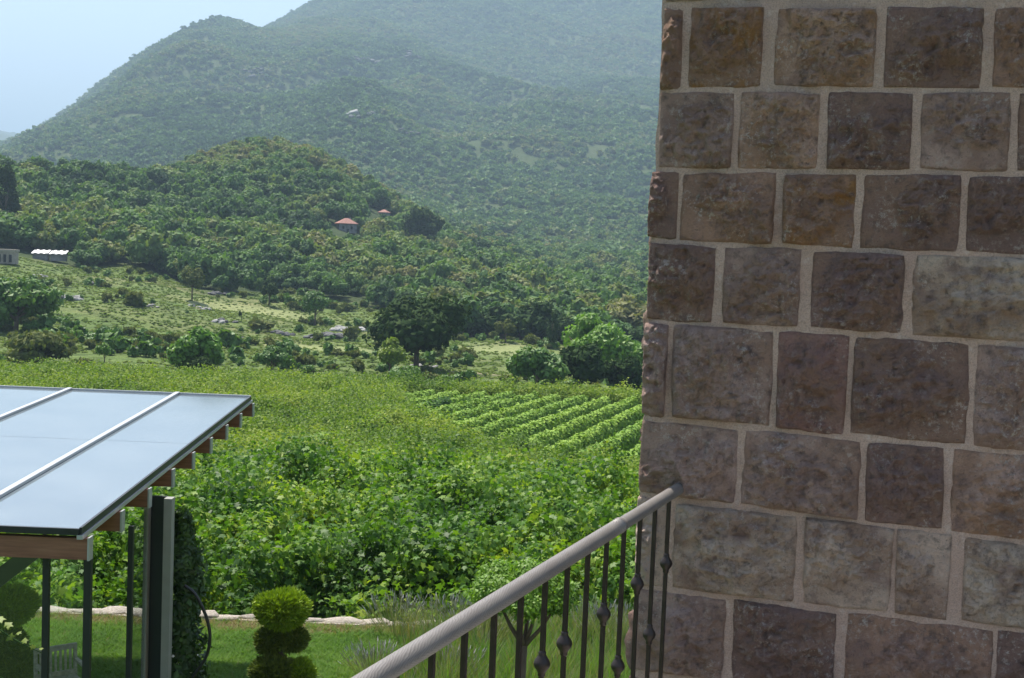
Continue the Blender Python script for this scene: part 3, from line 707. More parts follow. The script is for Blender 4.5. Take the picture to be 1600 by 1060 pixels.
# ------------------------------------------------------------------ vines
def vine_leaf(c, nrm, tip, s):
    """five lobed leaf as a fan around its stalk point"""
    nrm = nrm / np.linalg.norm(nrm); t = tip - nrm * tip.dot(nrm); t /= np.linalg.norm(t) + 1e-9; w_ = np.cross(nrm, t)
    prof = [(-.18,.0,0), (-.32,.30,-.10), (.05,.27,-.02), (.22,.52,-.14), (.38,.24,-.04), (.78,.0,-.16), (.38,-.24,-.04), (.22,-.52,-.14), (.05,-.27,-.02), (-.32,-.30,-.10)]
    V = [c] + [c + (t*a + w_*b + nrm*d) * s for a, b, d in prof]
    T = [[0, i, i+1] for i in range(1, 10)] + [[0, 10, 1]]
    return V, T
def shoot(name, seed, nl, mat, length=.8, ls=.15, simple=False, drop=0.0):
    rng = np.random.default_rng(seed); V = []; T = []
    pos = np.zeros(3); d = np.array([rng.uniform(-.5,.5), rng.uniform(-.5,.5), .75]); d /= np.linalg.norm(d)
    for i in range(nl):
        pos = pos + d * length / nl; d = d + rng.normal(size=3)*.16 + [0, 0, -.05 - drop]; d /= np.linalg.norm(d)
        a = i * 2.4 + rng.uniform(-.5, .5); out = np.array([math.cos(a), math.sin(a), .1])
        c = pos + out * ls * rng.uniform(.4, .9); nr = np.array([0, 0, 1.0]) + out*.55 + rng.normal(size=3)*.33
        s = ls * rng.uniform(.55, 1.15) * (1 - .45 * i / nl)
        if simple:
            nr /= np.linalg.norm(nr); tt = out - nr*out.dot(nr); tt /= np.linalg.norm(tt); w_ = np.cross(nr, tt)
            v = [c - tt*s*.3, c + w_*s*.45, c + tt*s*.7, c - w_*s*.45]; f = [[0,1,2],[0,2,3]]
        else: v, f = vine_leaf(c, nr, out, s)
        b = len(V); V += list(v); T += [[q + b for q in x_] for x_ in f]
    return mesh(name, np.array(V), np.array(T), M[mat])
nearS = [shoot('vine_shoot', 800+i, 16, 'vine', .8, .185) for i in range(6)]
farS = [shoot('vine_shoot', 820+i, 14, 'vinefar', .8, .20, True) for i in range(5)]
ROWAZ = R(13.9); RD = np.array([math.sin(ROWAZ), math.cos(ROWAZ)]); RN = np.array([math.cos(ROWAZ), -math.sin(ROWAZ)])
def rowblock(x, y):   # the hedge-like block of rows at the right
    u = x / y * F + 800
    nearY = np.interp(u, [600, 640, 720, 850, 1000, 1300], [84, 80, 67, 58, 51, 48])
    return (u > 632) & (y > nearY) & (y < 97)
# near, big leaved mass
n = 49000
y = RNG.uniform(20.0, 42, n); x = RNG.uniform(-.50, .48, n) * y
g = terrain(x, y); hgt = 1.8 + 1.0*fbm(x/1.3, y/1.3, 131, 3) + .55*fbm(x/.45, y/.45, 132, 2)
front = np.clip((22.4 - y) / 2.3, 0, 1)
hgt = hgt * (1 - .30*front) + .25*(1-front)
lift = np.where(RNG.random(n) < .45, RNG.uniform(0, 1, n), 1 - RNG.random(n)**2 * .5)
zz = g + hgt * lift
keep = (y < 38 + 5*fbm(x/5, y/5, 140, 2)) & ((fbm(x/.7, zz/.5 + y/.7, 141, 2) > -.12) | (lift < .35))
x, y, zz = x[keep], y[keep], zz[keep]; m_ = len(x)
rt = np.stack([RNG.normal(0, .7, m_), RNG.normal(0, .7, m_), RNG.uniform(0, 6.28, m_)], 1)
scatter('grapevines', np.stack([x, y, zz - .35], 1), rt, RNG.uniform(.75, 1.25, m_), RNG.integers(0, 6, m_), nearS,
        'mass of large leaved green grapevines right behind the pale stone border', 'grapevines')
# mid and far yellow green vineyard
n = 98000
y = np.sqrt(RNG.uniform(36**2, 103**2, n)); x = RNG.uniform(-.47, .43, n) * y
band = np.sin((x*RN[0] + y*RN[1]) * 2*math.pi / 2.3)
hgt = 1.4 + .5*fbm(x/2.0, y/2.0, 151, 3) + .3*fbm(x/.6, y/.6, 152, 2) + .3*band
zz = terrain(x, y) + hgt * (1 - RNG.random(n)**2.5 * .7)
keep = ~rowblock(x, y)
x, y, zz = x[keep], y[keep], zz[keep]; m_ = len(x)
rt = np.stack([RNG.normal(0, .4, m_), RNG.normal(0, .4, m_), RNG.uniform(0, 6.28, m_)], 1)
scatter('far_grapevines', np.stack([x, y, zz - .4], 1), rt, RNG.uniform(.8, 1.25, m_) * np.interp(y, [36, 60, 103], [.85, 1.1, 1.35]), RNG.integers(0, 5, m_), farS,
        'yellow green sunlit vineyard stretching back to the foot of the hill', 'vineyard')
# the separate rows
def row_mesh(seed, L):
    rng = np.random.default_rng(seed); n_ = int(L * 150)
    s_ = rng.uniform(0, L, n_); a = rng.uniform(-.25, math.pi + .25, n_); wv = 1 + .12*vn(s_*1.1, s_*0, seed) + .10*vn(s_*3.1, s_*0, seed+5)
    C = np.stack([np.cos(a)*.29*wv, s_, .92 + np.sin(a)*.62*wv - .1], 1) + rng.normal(size=(n_, 3))*.06
    Nn = np.stack([np.cos(a), np.zeros(n_), np.sin(a) + .2], 1) + rng.normal(size=(n_, 3))*.38; Nn /= np.linalg.norm(Nn, axis=1, keepdims=True)
    Vv, T = cards(C, Nn, .19, rng, 1.1)
    k_ = int(L*1.5); cv = []
    for i in range(k_ + 1):
        q = i / k_ * L; w_ = 1 + .22*float(vn(q*1.1, 0., seed))
        for (dx, dz) in ((-.24,.2), (-.26,.8), (0,1.15), (.26,.8), (.24,.2)): cv.append((dx*w_, q, dz*w_))
    T2 = [[i*5+j, i*5+j+1, (i+1)*5+j+1] for i in range(k_) for j in range(4)] + [[i*5+j, (i+1)*5+j+1, (i+1)*5+j] for i in range(k_) for j in range(4)]
    T = np.concatenate([T, np.array(T2) + len(Vv)]); Vv = np.concatenate([Vv, np.array(cv)])
    return Vv, T
ORD = ['first (leftmost)', 'second', 'third', 'fourth', 'fifth', 'sixth', 'seventh', 'eighth', 'ninth', 'tenth', 'eleventh', 'twelfth', 'thirteenth', 'fourteenth', 'fifteenth', 'sixteenth', 'seventeenth', 'eighteenth', 'nineteenth', 'twentieth', 'twenty-first', 'twenty-second', 'twenty-third', 'twenty-fourth', 'twenty-fifth']
SP = 1.82
c0 = np.dot([(640-800)/F*90, 90], RN)
q = 0
for i in range(40):
    c = c0 + i * SP
    ts = np.arange(40, 130, .5); xx = RN[0]*c + RD[0]*ts; yy = RN[1]*c + RD[1]*ts
    ok = rowblock(xx, yy) & (xx / yy * F + 800 < 1420)
    if ok.sum() < 12: continue
    t0, t1 = ts[ok].min() + random.uniform(-1, 1), ts[ok].max() + random.uniform(-1.5, 1)
    bx, by = RN[0]*c + RD[0]*t0, RN[1]*c + RD[1]*t0
    Vv, T = row_mesh(900 + i, t1 - t0)
    ca_, sa_ = math.cos(-ROWAZ), math.sin(-ROWAZ)
    W_ = np.stack([Vv[:,0]*ca_ - Vv[:,1]*sa_, Vv[:,0]*sa_ + Vv[:,1]*ca_, Vv[:,2]], 1)
    bz = float(terrain(bx, by))
    W_[:, 2] += terrain(W_[:,0] + bx, W_[:,1] + by) - bz
    o = link('vine_row', mesh('vine_row', W_, T, M['vinerow'])); o.location = (bx, by, bz)
    tag(o, '%s hedge-like row of green vines counted from the left, running up toward the trees' % ORD[min(q, 24)], 'vine row', 'separate vine rows beside the wall')
    q += 1

for (ax_, ay_, ex_, ey_, lb) in ((-8.6, 54, -6.6, 78, 'lone dark vine row slanting through the yellow green vineyard left of the row block'),
                                 (-6.9, 64, -4.2, 86, 'short ragged vine row just left of the row block')):
    L_ = math.hypot(ex_-ax_, ey_-ay_); an = math.atan2(ex_-ax_, ey_-ay_); Vv, T = row_mesh(990 + int(ay_), L_); Vv = Vv*[1.1, 1, .95]
    W_ = np.stack([Vv[:,0]*math.cos(an) + Vv[:,1]*math.sin(an), -Vv[:,0]*math.sin(an) + Vv[:,1]*math.cos(an), Vv[:,2]], 1); bz = float(terrain(ax_, ay_))
    W_[:, 2] += terrain(W_[:,0] + ax_, W_[:,1] + ay_) - bz + .30
    o = link('vine_row', mesh('vine_row', W_, T, M['vine'])); o.location = (ax_, ay_, bz); tag(o, lb, 'vine row')
# ------------------------------------------------------------------ lawn, border stones, garden plants
def tuft(name, seed, nb, h, spread, wdt, mat, tip=.25):
    rng = np.random.default_rng(seed); V = []; T = []
    for i in range(nb):
        a = rng.uniform(0, 6.28); b0 = np.array([rng.uniform(-1,1), rng.uniform(-1,1), 0]) * spread*.35
        L = h * rng.uniform(.6, 1.15); out = np.array([math.cos(a), math.sin(a), 0]); s_ = np.array([-out[1], out[0], 0]) * wdt
        p1 = b0 + out*L*tip*.4 + [0,0,L*.6]; p2 = b0 + out*L*tip*1.6 + [0,0,L]
        b = len(V); V += [b0 - s_, b0 + s_, p1 + s_*.8, p1 - s_*.8, p2]; T += [[b,b+1,b+2],[b,b+2,b+3],[b+3,b+2,b+4]]
    return mesh(name, np.array(V), np.array(T), M[mat])
tg = [tuft('grass_tuft', 20+i, 14, .085, .12, .0035, 'grass', .5) for i in range(3)] + [tuft('grass_tuft', 25+i, 12, .07, .16, .004, 'drygrass', .5) for i in range(2)]
n = 62000
y = RNG.uniform(12.6, 19.2, n); x = RNG.uniform(-.46, .38, n) * y
edge = (y > 18.75 + .3*fbm(x/1.0, y/1.0, 160, 2))
idx = np.where(edge, np.where(RNG.random(n) < .75, RNG.integers(3, 5, n), RNG.integers(0, 3, n)), np.where(RNG.random(n) < .03, 3, RNG.integers(0, 3, n)))
rt = np.zeros((n, 3)); rt[:, 2] = RNG.uniform(0, 6.28, n)
scatter('lawn_grass', np.stack([x, y, np.zeros(n)], 1), rt, RNG.uniform(.7, 1.5, n), idx, tg, 'mown green lawn grass with a dry strip along the border stones', 'grass')
tall = [tuft('grass_tuft', 40+i, 16, .55, .3, .004, m_, .25) for i, m_ in enumerate(['lavender_stem', 'grass', 'drygrass'])]
n = 2400
x = RNG.uniform(-1.3, 2.2, n); y = RNG.uniform(14, 19.3, n)
keep = (fbm(x/.9, y/.9, 170, 2) > -.15) | (x > .2); keep &= (y < 18.5) | (x > -.6)
x, y = x[keep], y[keep]; n = len(x); rt = np.zeros((n, 3)); rt[:, 2] = RNG.uniform(0, 6.28, n)
scatter('tall_grass', np.stack([x, y, np.zeros(n)], 1), rt, RNG.uniform(.5, 1.15, n), RNG.choice([0, 0, 1, 1, 1, 1, 2], n), tall, 'tall grey green grasses growing behind the railing', 'grass')

ed = empty('stone_border', (-5, 19.28, 0), 'long low border of pale rough stones between the lawn and the vines', 'border')
x = -12.0; i = 0
EM = [rock_mesh('stone', 1000+i, 'edging', 1, 1, 1, 2, .3) for i in range(6)]
while x < 7.5:
    L = random.uniform(.30, .75); o = link('stone', EM[i % 6], ed)
    o.location = (x + L/2 + 5, random.uniform(-.03, .03), random.uniform(.045, .08)); o.scale = (L*.70, random.uniform(.15,.19), random.uniform(.06, .10))
    o.rotation_euler = (random.uniform(-.1,.1), random.uniform(-.08,.08), random.uniform(-.1,.1) + (math.pi if i % 2 else 0)); x += L*.80; i += 1
b = MB(); b.box((2.7, .0, -.06), 19.6, .24, .24); b.build('mortar_bed', M['edging'], ed)

def lavender(px, Y, Wm, H, label, seed):
    rng = np.random.default_rng(seed); p = P(px, 1000, Y); p.z = 0
    t = empty('lavender_bush', p, label, 'lavender', 'lavender bushes by the border stones')
    n_ = 170; a = rng.uniform(0, 6.28, n_); e = np.sqrt(rng.random(n_)); V = []; T = []; V2 = []; T2 = []
    for i in range(n_):
        o = np.array([math.cos(a[i]), math.sin(a[i]), 0]); L = H * rng.uniform(.7, 1.1) * (1 - .25*e[i]); b0 = o*e[i]*Wm*.2
        tp = b0 + o*e[i]*Wm*.32 + [0, 0, L] + rng.normal(size=3)*.03; s_ = np.array([-o[1], o[0], 0])*.004; s2 = np.array([1., 0, 0])*.004
        k = len(V); V += [b0 - s_, b0 + s_, tp + s2, tp - s2]; T += [[k, k+1, k+2], [k, k+2, k+3]]
        dd = (tp - b0) / np.linalg.norm(tp - b0); k = len(V2); e0 = tp - dd*.07; e1 = tp + dd*.03; s3 = np.array([math.cos(i), math.sin(i), 0])*.011
        V2 += [e0, tp*.6 + e0*.4 + s3, e1, tp*.6 + e0*.4 - s3]; T2 += [[k, k+1, k+2], [k, k+2, k+3]]
    link('stems', mesh('stems', np.array(V), np.array(T), M['lavender_stem']), t)
    link('flowers', mesh('flowers', np.array(V2), np.array(T2), M['lavender']), t)
lavender(622, 18.9, 1.3, .62, 'leftmost pale lavender bush at the border stones', 1)
lavender(690, 18.6, 1.4, .72, 'pale lavender bush left of the handrail end of the border', 2)
lavender(752, 18.3, 1.4, .85, 'pale lavender bush peeking over the handrail', 3)
lavender(905, 18.6, 1.3, .80, 'purple grey lavender bush seen between the balusters', 4)
lavender(965, 18.2, 1.3, .82, 'purple grey lavender bush beside the wall foot', 5)
lavender(700, 16.6, 1.2, .6, 'front lavender bush in the grass below the handrail', 6)
lavender(590, 16.9, 1.0, .5, 'small sparse lavender bush at the left in the lawn', 7)

def ball(parent, name, c, rx, rz, n_, seed, mat, card=.035):
    rng = np.random.default_rng(seed); u = rnd_unit(n_, rng)
    jit = 1 + .10*vn(u[:,0]*2.2 + 9, u[:,1]*2.2 + u[:,2]*2, seed)
    rr = rng.uniform(.82, 1.04, n_) * jit
    C = u * rr[:, None] * [rx, rx, rz] + np.array(c)
    Nn = rnd_unit(n_, rng)*.9 + u*.4; Nn /= np.linalg.norm(Nn, axis=1, keepdims=True)
    # sprays point outwards: long thin cards
    t_ = u + rng.normal(size=(n_, 3))*.35 + [0, 0, .3]; t_ /= np.linalg.norm(t_, axis=1, keepdims=True)
    s_ = np.cross(t_, Nn); s_ /= np.linalg.norm(s_, axis=1, keepdims=True) + 1e-9
    L = (card*rng.uniform(.7, 1.5, n_))[:, None]
    V = np.stack([C - t_*L, C + s_*L*.28, C + t_*L, C - s_*L*.28], 1).reshape(-1, 3); k = np.arange(n_)[:, None]*4
    T = np.concatenate([k + [0,1,2], k + [0,2,3]])
    iv, it = ico(2); T = np.concatenate([T, it + len(V)]); V = np.concatenate([V, iv*[rx*.84, rx*.84, rz*.84] + np.array(c)])
    return link(name, mesh(name, V, T, M[mat]), parent)
def topiary(px, py, Y, label, tiers, seed):
    c0_ = P(px, py, Y); t = empty('topiary_conifer', (c0_.x, Y, 0), label, 'topiary')
    k = Y / F
    for i, (dx, dy, rx, rz, mt_) in enumerate(tiers):
        ball(t, 'foliage_ball', (dx*k, (i % 3 - 1)*.05, c0_.z - dy*k), rx*k, rz*k, int(5200*(rx/40)**2), seed+i, mt_)
    b = MB(); b.tube([(0,0,-.1), (.03,0,.5), (-.03,.02,1.0), (.02,0,c0_.z - 60*k), (0,0,c0_.z)], [.035,.032,.028,.024,.015], 8)
    for (dx, dy, rx, rz, mt_) in tiers:
        if abs(dx) > 10: b.tube([(0,0,c0_.z - (dy+22)*k), (dx*k*.6, 0, c0_.z - (dy+10)*k), (dx*k, 0, c0_.z - dy*k)], [.016,.012,.008], 6)
    b.build('trunk', M['bark'], t, True)
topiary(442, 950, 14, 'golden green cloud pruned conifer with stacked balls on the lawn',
        [(0,0,43,30,'conifer'), (-22,54,21,21,'conifer_shaded'), (14,52,25,21,'conifer_shaded'), (-12,100,34,24,'conifer_shaded'), (30,104,24,20,'conifer'), (-6,150,44,28,'conifer'), (4,210,48,30,'conifer'), (0,275,50,32,'conifer')], 1100)
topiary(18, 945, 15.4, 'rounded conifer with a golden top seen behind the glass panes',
        [(0,0,43,33,'conifer'), (-8,62,30,30,'conifer_shaded'), (10,96,34,26,'conifer_shaded'), (0,160,42,34,'conifer'), (0,235,44,34,'conifer')], 1130)

# little tree behind the railing
c_ = P(822, 926, 14.6); t = empty('garden_tree', (c_.x, 14.6, 0), 'small bushy green garden tree with forked trunk behind the balusters', 'tree')
link('crown', crown('crown', 1200, 17000, 26, .74, .48, .036, M['bright'], c_.z - .04, .35, lobe=.36, coresub=2), t)
b = MB(); zt = c_.z
b.tube([(0,0,-.1), (-.02,0,.6), (.0,0,zt-.62)], [.055,.05,.042], 8)
for k, (dx, dy) in enumerate(((-.32,.05), (-.12,-.15), (.16,.1), (.36,-.05), (.05,.25))):
    b.tube([(0,0,zt-.64), (dx*.5, dy*.5, zt-.42), (dx, dy, zt-.12)], [.032,.024,.012], 6)
b.build('trunk', M['bark'], t, True)

# ------------------------------------------------------------------ glass roofed pergola
Z0, Z8 = 10.5, 18.5
A0 = P(125, 827, Z0); A8 = P(390, 621, Z8); zr_ = A0.z
def edgeX(Yv): return A0.x + (A8.x - A0.x) * (Yv - Z0) / (Z8 - Z0)
def roofz(Yv): return A0.z + (A8.z - A0.z) * (Yv - Z0) / (Z8 - Z0)
pg = empty('pergola', (-6, 14.5, 0), 'garden pergola with a pale glass roof, brown wooden beams and glass sides', 'pergola')
pg_inv = Vector((-6, 14.5, 0))
def rel(p_): return Vector(p_) - pg_inv
LX = -9.6
strips = [1.06, 2.63, 4.2]           # distance of the cap strips from the right edge
bounds = [0.0] + strips + [6.0]
jy = P(100, 688, 14.6).y
for i in range(4):
    for (y0, y1) in ((Z0, 14.6), (14.61, Z8)):
        v = []
        for (yy_, off) in ((y0, bounds[i+1]), (y0, bounds[i]), (y1, bounds[i]), (y1, bounds[i+1])):
            v.append(rel((edgeX(yy_) - off + (-.004 if off == bounds[i] and i else 0), yy_, roofz(yy_))))
        v += [q_ - Vector((0,0,.03)) for q_ in v]
        link('glass_panel', mesh('glass_panel', v, [[0,1,2,3],[7,6,5,4],[0,4,5,1],[1,5,6,2],[2,6,7,3],[3,7,4,0]], M['roofglass']), pg)
for s_ in strips:
    b = MB(); b.bar(rel((edgeX(Z0) - s_, Z0 - .03, roofz(Z0) + .018)), rel((edgeX(Z8) - s_, Z8 + .05, roofz(Z8) + .018)), .062, .03); b.build('cap_strip', M['whitemetal'], pg)
b = MB(); b.bar(rel((edgeX(Z0) + .012, Z0 - .02, roofz(Z0) - .012)), rel((edgeX(Z8) + .012, Z8 + .02, roofz(Z8) - .012)), .022, .06); b.build('edge_seal', M['darksteel'], pg)
b = MB(); b.bar(rel((edgeX(Z0) + .012, Z0 - .04, roofz(Z0) - .062)), rel((edgeX(Z8) + .012, Z8 + .04, roofz(Z8) - .062)), .05, .035); b.build('edge_trim', M['whitemetal'], pg)
b = MB(); b.bar(rel((edgeX(Z8) + .01, Z8 + .02, roofz(Z8) - .01)), rel((edgeX(Z8) - 6, Z8 + .02, roofz(Z8) - .01)), .03, .07); b.build('edge_trim', M['whitemetal'], pg)
b = MB(); b.bar(rel((edgeX(Z0) , Z0 - .016, roofz(Z0) - .02)), rel((edgeX(Z0) - 6, Z0 - .016, roofz(Z0) - .02)), .03, .055); b.build('edge_seal', M['darksteel'], pg)
for i in range(9):
    yy_ = Z0 + .06 + i * (Z8 - Z0 - .12) / 8; zt = roofz(yy_) - .085
    b = MB(); b.box(rel(((edgeX(yy_) + .06 + LX)/2, yy_, zt - .09)), edgeX(yy_) + .06 - LX, .085, .18); b.build('rafter', M['wood'], pg)
    b = MB(); b.box(rel((edgeX(yy_) + .069, yy_, zt - .09)), .016, .10, .195); b.build('rafter_cap', M['whitemetal'], pg)
zb = roofz(14) - .085 - .18
cx_ = P(251, 800, 12.9).x
b = MB(); b.bar(rel((cx_ - 1.35, Z0 + .5, zb - .075)), rel((cx_ - 1.5, Z8 - .3, zb - .075)), .08, .15)
b.build('side_beam', M['darksteel'], pg)
# H column: two grey flanges, the web coloured dark for the shade in its recess
for dx, wd_ in ((-.12, .042), (.098, .08)):
    b = MB(); b.box(rel((cx_ + dx, 12.86, zb/2)), wd_, .12, zb); b.build('column_flange', M['steel'], pg)
b = MB(); b.box(rel((cx_ - .025, 12.93, zb/2)), .165, .05, zb); b.build('column_web', M['darksteel'], pg)
for (px, Yv, wd_, top) in ((137, 10.72, .062, -.0), (203, 11.75, .045, 0), (72, 10.72, .052, 0), (-60, 10.72, .05, 0), (-260, 10.72, .05, 0)):
    p_ = P(px, 950, Yv); zt = roofz(Yv) - .27
    b = MB(); b.box(rel((p_.x, Yv, zt/2)), wd_, .05, zt); b.build('glazing_bar', M['darksteel'], pg)
xa = P(137, 950, 10.72).x; xb = P(72, 950, 10.72).x; xc = P(203, 950, 11.75).x; xd = P(-60, 950, 10.72).x; xe = P(-260, 950, 10.72).x
zt = roofz(11) - .28
for (p0, p1) in (((xa - .035, 10.72), (xb + .03, 10.72)), ((xb - .03, 10.72), (xd + .03, 10.72)), ((xd - .03, 10.72), (xe + .03, 10.72)),
                 ((xc, 11.79), (cx_ - .125, 12.9))):
    b = MB(); b.bar(rel((*p0, zt/2)), rel((*p1, zt/2)), .008, zt - .04); b.build('glass_pane', M['glass'], pg)
b = MB(); b.bar(rel((xa, 10.72, .03)), rel((xe, 10.72, .03)), .06, .06); b.build('floor_track', M['darksteel'], pg)
a_ = P(-30, 925, 11.6); c2 = P(75, 845, 11.6)
b = MB(); b.bar(rel(a_), rel(c2), .12, .15); b.build('brace', M['darksteel'], pg)
for (X_, Y_) in ((-9.3, 10.9), (-9.3, 18.1), (-7.7, 18.2)):
    b = MB(); b.box(rel((X_, Y_, (zb)/2)), .14, .14, zb); b.build('post', M['steel'], pg)
b = MB(); b.bar(rel((-9.3, 10.8, zb - .08)), rel((-9.3, 18.3, zb - .08)), .08, .15); b.build('side_beam', M['darksteel'], pg)

# climbing plant, hose, chair, sprig
p_ = P(292, 930, 13.3); t = empty('climbing_plant', (p_.x, 13.3, 0), 'dark climbing plant with small white flowers growing beside the pergola column', 'climber')
rng = np.random.default_rng(5); n_ = 6500; zz = rng.uniform(0, 1, n_)**.8 * 3.0
a = rng.uniform(0, 6.28, n_); wd2 = np.interp(zz, [0, 1.2, 2.2, 2.8, 3.0], [.21, .22, .17, .12, .05]) * (1 + .75*vn(zz*3.2, a*.9, 3))
C = np.stack([np.cos(a)*wd2*rng.uniform(.5, 1.1, n_) - np.interp(zz, [0, 2, 3], [.02, .02, .08]), np.sin(a)*wd2*rng.uniform(.5, 1.1, n_), zz], 1)
Nn = np.stack([np.cos(a), np.sin(a), np.full(n_, .6)], 1) + rng.normal(size=(n_, 3))*.5; Nn /= np.linalg.norm(Nn, axis=1, keepdims=True)
V_, T_ = cards(C, Nn, .06, rng); link('foliage', mesh('foliage', V_, T_, M['ivy']), t)
k_ = rng.choice(n_, 190, replace=False); C2 = C[k_] * [1.12, 1.12, .62]; V_, T_ = cards(C2, Nn[k_], .028, rng, 1.0); tag(link('flowers', mesh('flowers', V_, T_, M['flower']), t), kind='stuff')
b = MB(); b.tube([(0,0,-.1), (.02,0,1), (-.03,0,2), (-.05,0,2.8)], [.025,.02,.015,.008], 6); b.build('stem', M['bark'], t, True)
hp = [P(px, py, 13.0) for px, py in ((288,915),(303,925),(313,942),(322,962),(328,985),(328,1008),(322,1028),(310,1046),(300,1060),(296,1085),(296,1150))]
o0 = hp[0]; b = MB()
fine = []
for i in range(len(hp) - 1):
    for q_ in range(4): fine.append(hp[i].lerp(hp[i+1], q_/4))
fine.append(hp[-1])
for _ in range(3): fine = [fine[0]] + [(fine[i-1] + fine[i]*2 + fine[i+1])/4 for i in range(1, len(fine)-1)] + [fine[-1]]
b.tube([q_ - o0 for q_ in fine], .017, 10); o = b.build('hose', M['hose'], None, True); o.location = o0
tag(o, 'black flexible hose hanging in a curve beside the pergola column', 'hose')

cpos = P(98, 1020, 15.1); t = empty('garden_chair', (cpos.x, 15.1, 0), 'weathered slatted garden chair inside the glass pergola', 'chair', rz=R(38))
top = cpos.z + .0
for s_ in (-1, 1):
    b = MB(); b.bar((s_*.24, .22, 0), (s_*.24, .26, top), .035, .045, (0,1,0)); b.build('leg', M['greywood'], t)
    b = MB(); b.bar((s_*.24, -.22, 0), (s_*.24, -.22, .62), .035, .045, (0,1,0)); b.build('leg', M['greywood'], t)
    b = MB(); b.bar((s_*.24, -.25, .63), (s_*.24, .25, .63), .05, .03); b.build('armrest', M['greywood'], t)
b = MB(); b.bar((-.26, .265, top - .02), (.26, .265, top - .02), .035, .06); b.build('top_rail', M['greywood'], t)
b = MB(); b.bar((-.24, .235, .48), (.24, .235, .48), .03, .05); b.build('lower_rail', M['greywood'], t)
for i in range(7):
    b = MB(); b.bar((-.18 + i*.06, .238, .50), (-.18 + i*.06, .262, top - .04), .028, .014, (0,1,0)); b.build('slat', M['greywood'], t)
for i in range(6):
    b = MB(); b.box((0, -.2 + i*.08, .44), .46, .06, .02); b.build('seat_slat', M['greywood'], t)

# leafy shoot in front of the glass at the left edge
sp = [P(px, py, 9.6) for px, py in ((-40,960),(-10,978),(15,995),(38,1008),(66,1021))]
t = empty('rose_shoot', sp[0], 'arching green shoot with pale leaves in front of the glass panes', 'plant')
b = MB(); b.tube([q_ - sp[0] for q_ in sp], [.012,.008,.006,.005,.003], 6); b.build('stem', M['ivy'], t, True)
rng = np.random.default_rng(77)
for (px, py, s_) in ((2,968,.09),(14,978,.08),(-6,988,.09),(18,994,.07),(38,1003,.06),(50,1012,.05),(65,1014,.04),(-20,970,.1),(28,990,.05)):
    v, f = vine_leaf(np.array(P(px, py, 9.6) - sp[0]), np.array([.1,-.5,.8]) + rng.normal(size=3)*.25, rnd_unit(1, rng)[0], s_)
    link('leaf', mesh('leaf', np.array(v), np.array(f), M['lime']), t)

# ------------------------------------------------------------------ stone wall of the house
VP = ray(-5600, yh + slope*(-5600 - 800)); D_ = Vector((-VP[0], -VP[1], 0)).normalized()    # along the wall, to the right
NRM = Vector((D_.y, -D_.x, 0))                                                              # out of the wall, to the eye
W0 = P(1005, 600, 5.1)
def towall(px, py):
    d = Vector(ray(px, py)); o = Vector((0, 0, CAMZ)); t_ = (W0 - o).dot(NRM) / d.dot(NRM); q_ = o + d*t_ - W0
    return q_.dot(D_), (o + d*t_).z
def jy_(k, px):
    J = {0:(11,8),1:(143,141),2:(266,272),3:(377,402),4:(503,537),5:(655,709),6:(778,846),7:(921,985),8:(1056,1122)}[k]
    return J[0] + (J[1]-J[0])*(px-1040)/560.0
STN = {1:[(1042,1066),(1079,1192),(1212,1368),(1382,1536),(1551,1690)],
 2:[(1036,1145),(1156,1279),(1293,1425),(1438,1577),(1590,1720)],
 3:[(1022,1059),(1066,1211),(1224,1337),(1347,1499),(1512,1650)],
 4:[(1018,1117),(1130,1251),(1266,1413),(1425,1690)],
 5:[(1011,1044),(1051,1206),(1214,1323),(1332,1513),(1523,1690)],
 6:[(1004,1153),(1163,1343),(1352,1474),(1486,1680)],
 7:[(1000,1040),(1052,1246),(1256,1393),(1400,1483),(1503,1700)],
 8:[(996,1131),(1145,1306),(1321,1546),(1556,1720)]}
TONE = {'g':(.37,.295,.265,.0), 'd':(.20,.145,.13,.0), 'p':(.27,.175,.165,.0), 'b':(.32,.225,.175,.12), 'l':(.58,.43,.36,.1), 'r':(.33,.22,.155,.85), 'm':(.44,.33,.265,.4)}
TN = {1:'brmdb', 2:'gmdgd', 3:'dbrdd', 4:'dgdl', 5:'ggpdg', 6:'ggdm', 7:'lllll', 8:'gdbd'}
hw = empty('stone_house_wall', W0 - Vector((0,0,W0.z)), 'tall shaded wall of rough cut brown and grey stones with pale mortar joints', 'wall')
hw.rotation_euler = (0, 0, math.atan2(D_.y, D_.x))   # local x along wall, local -y out of it
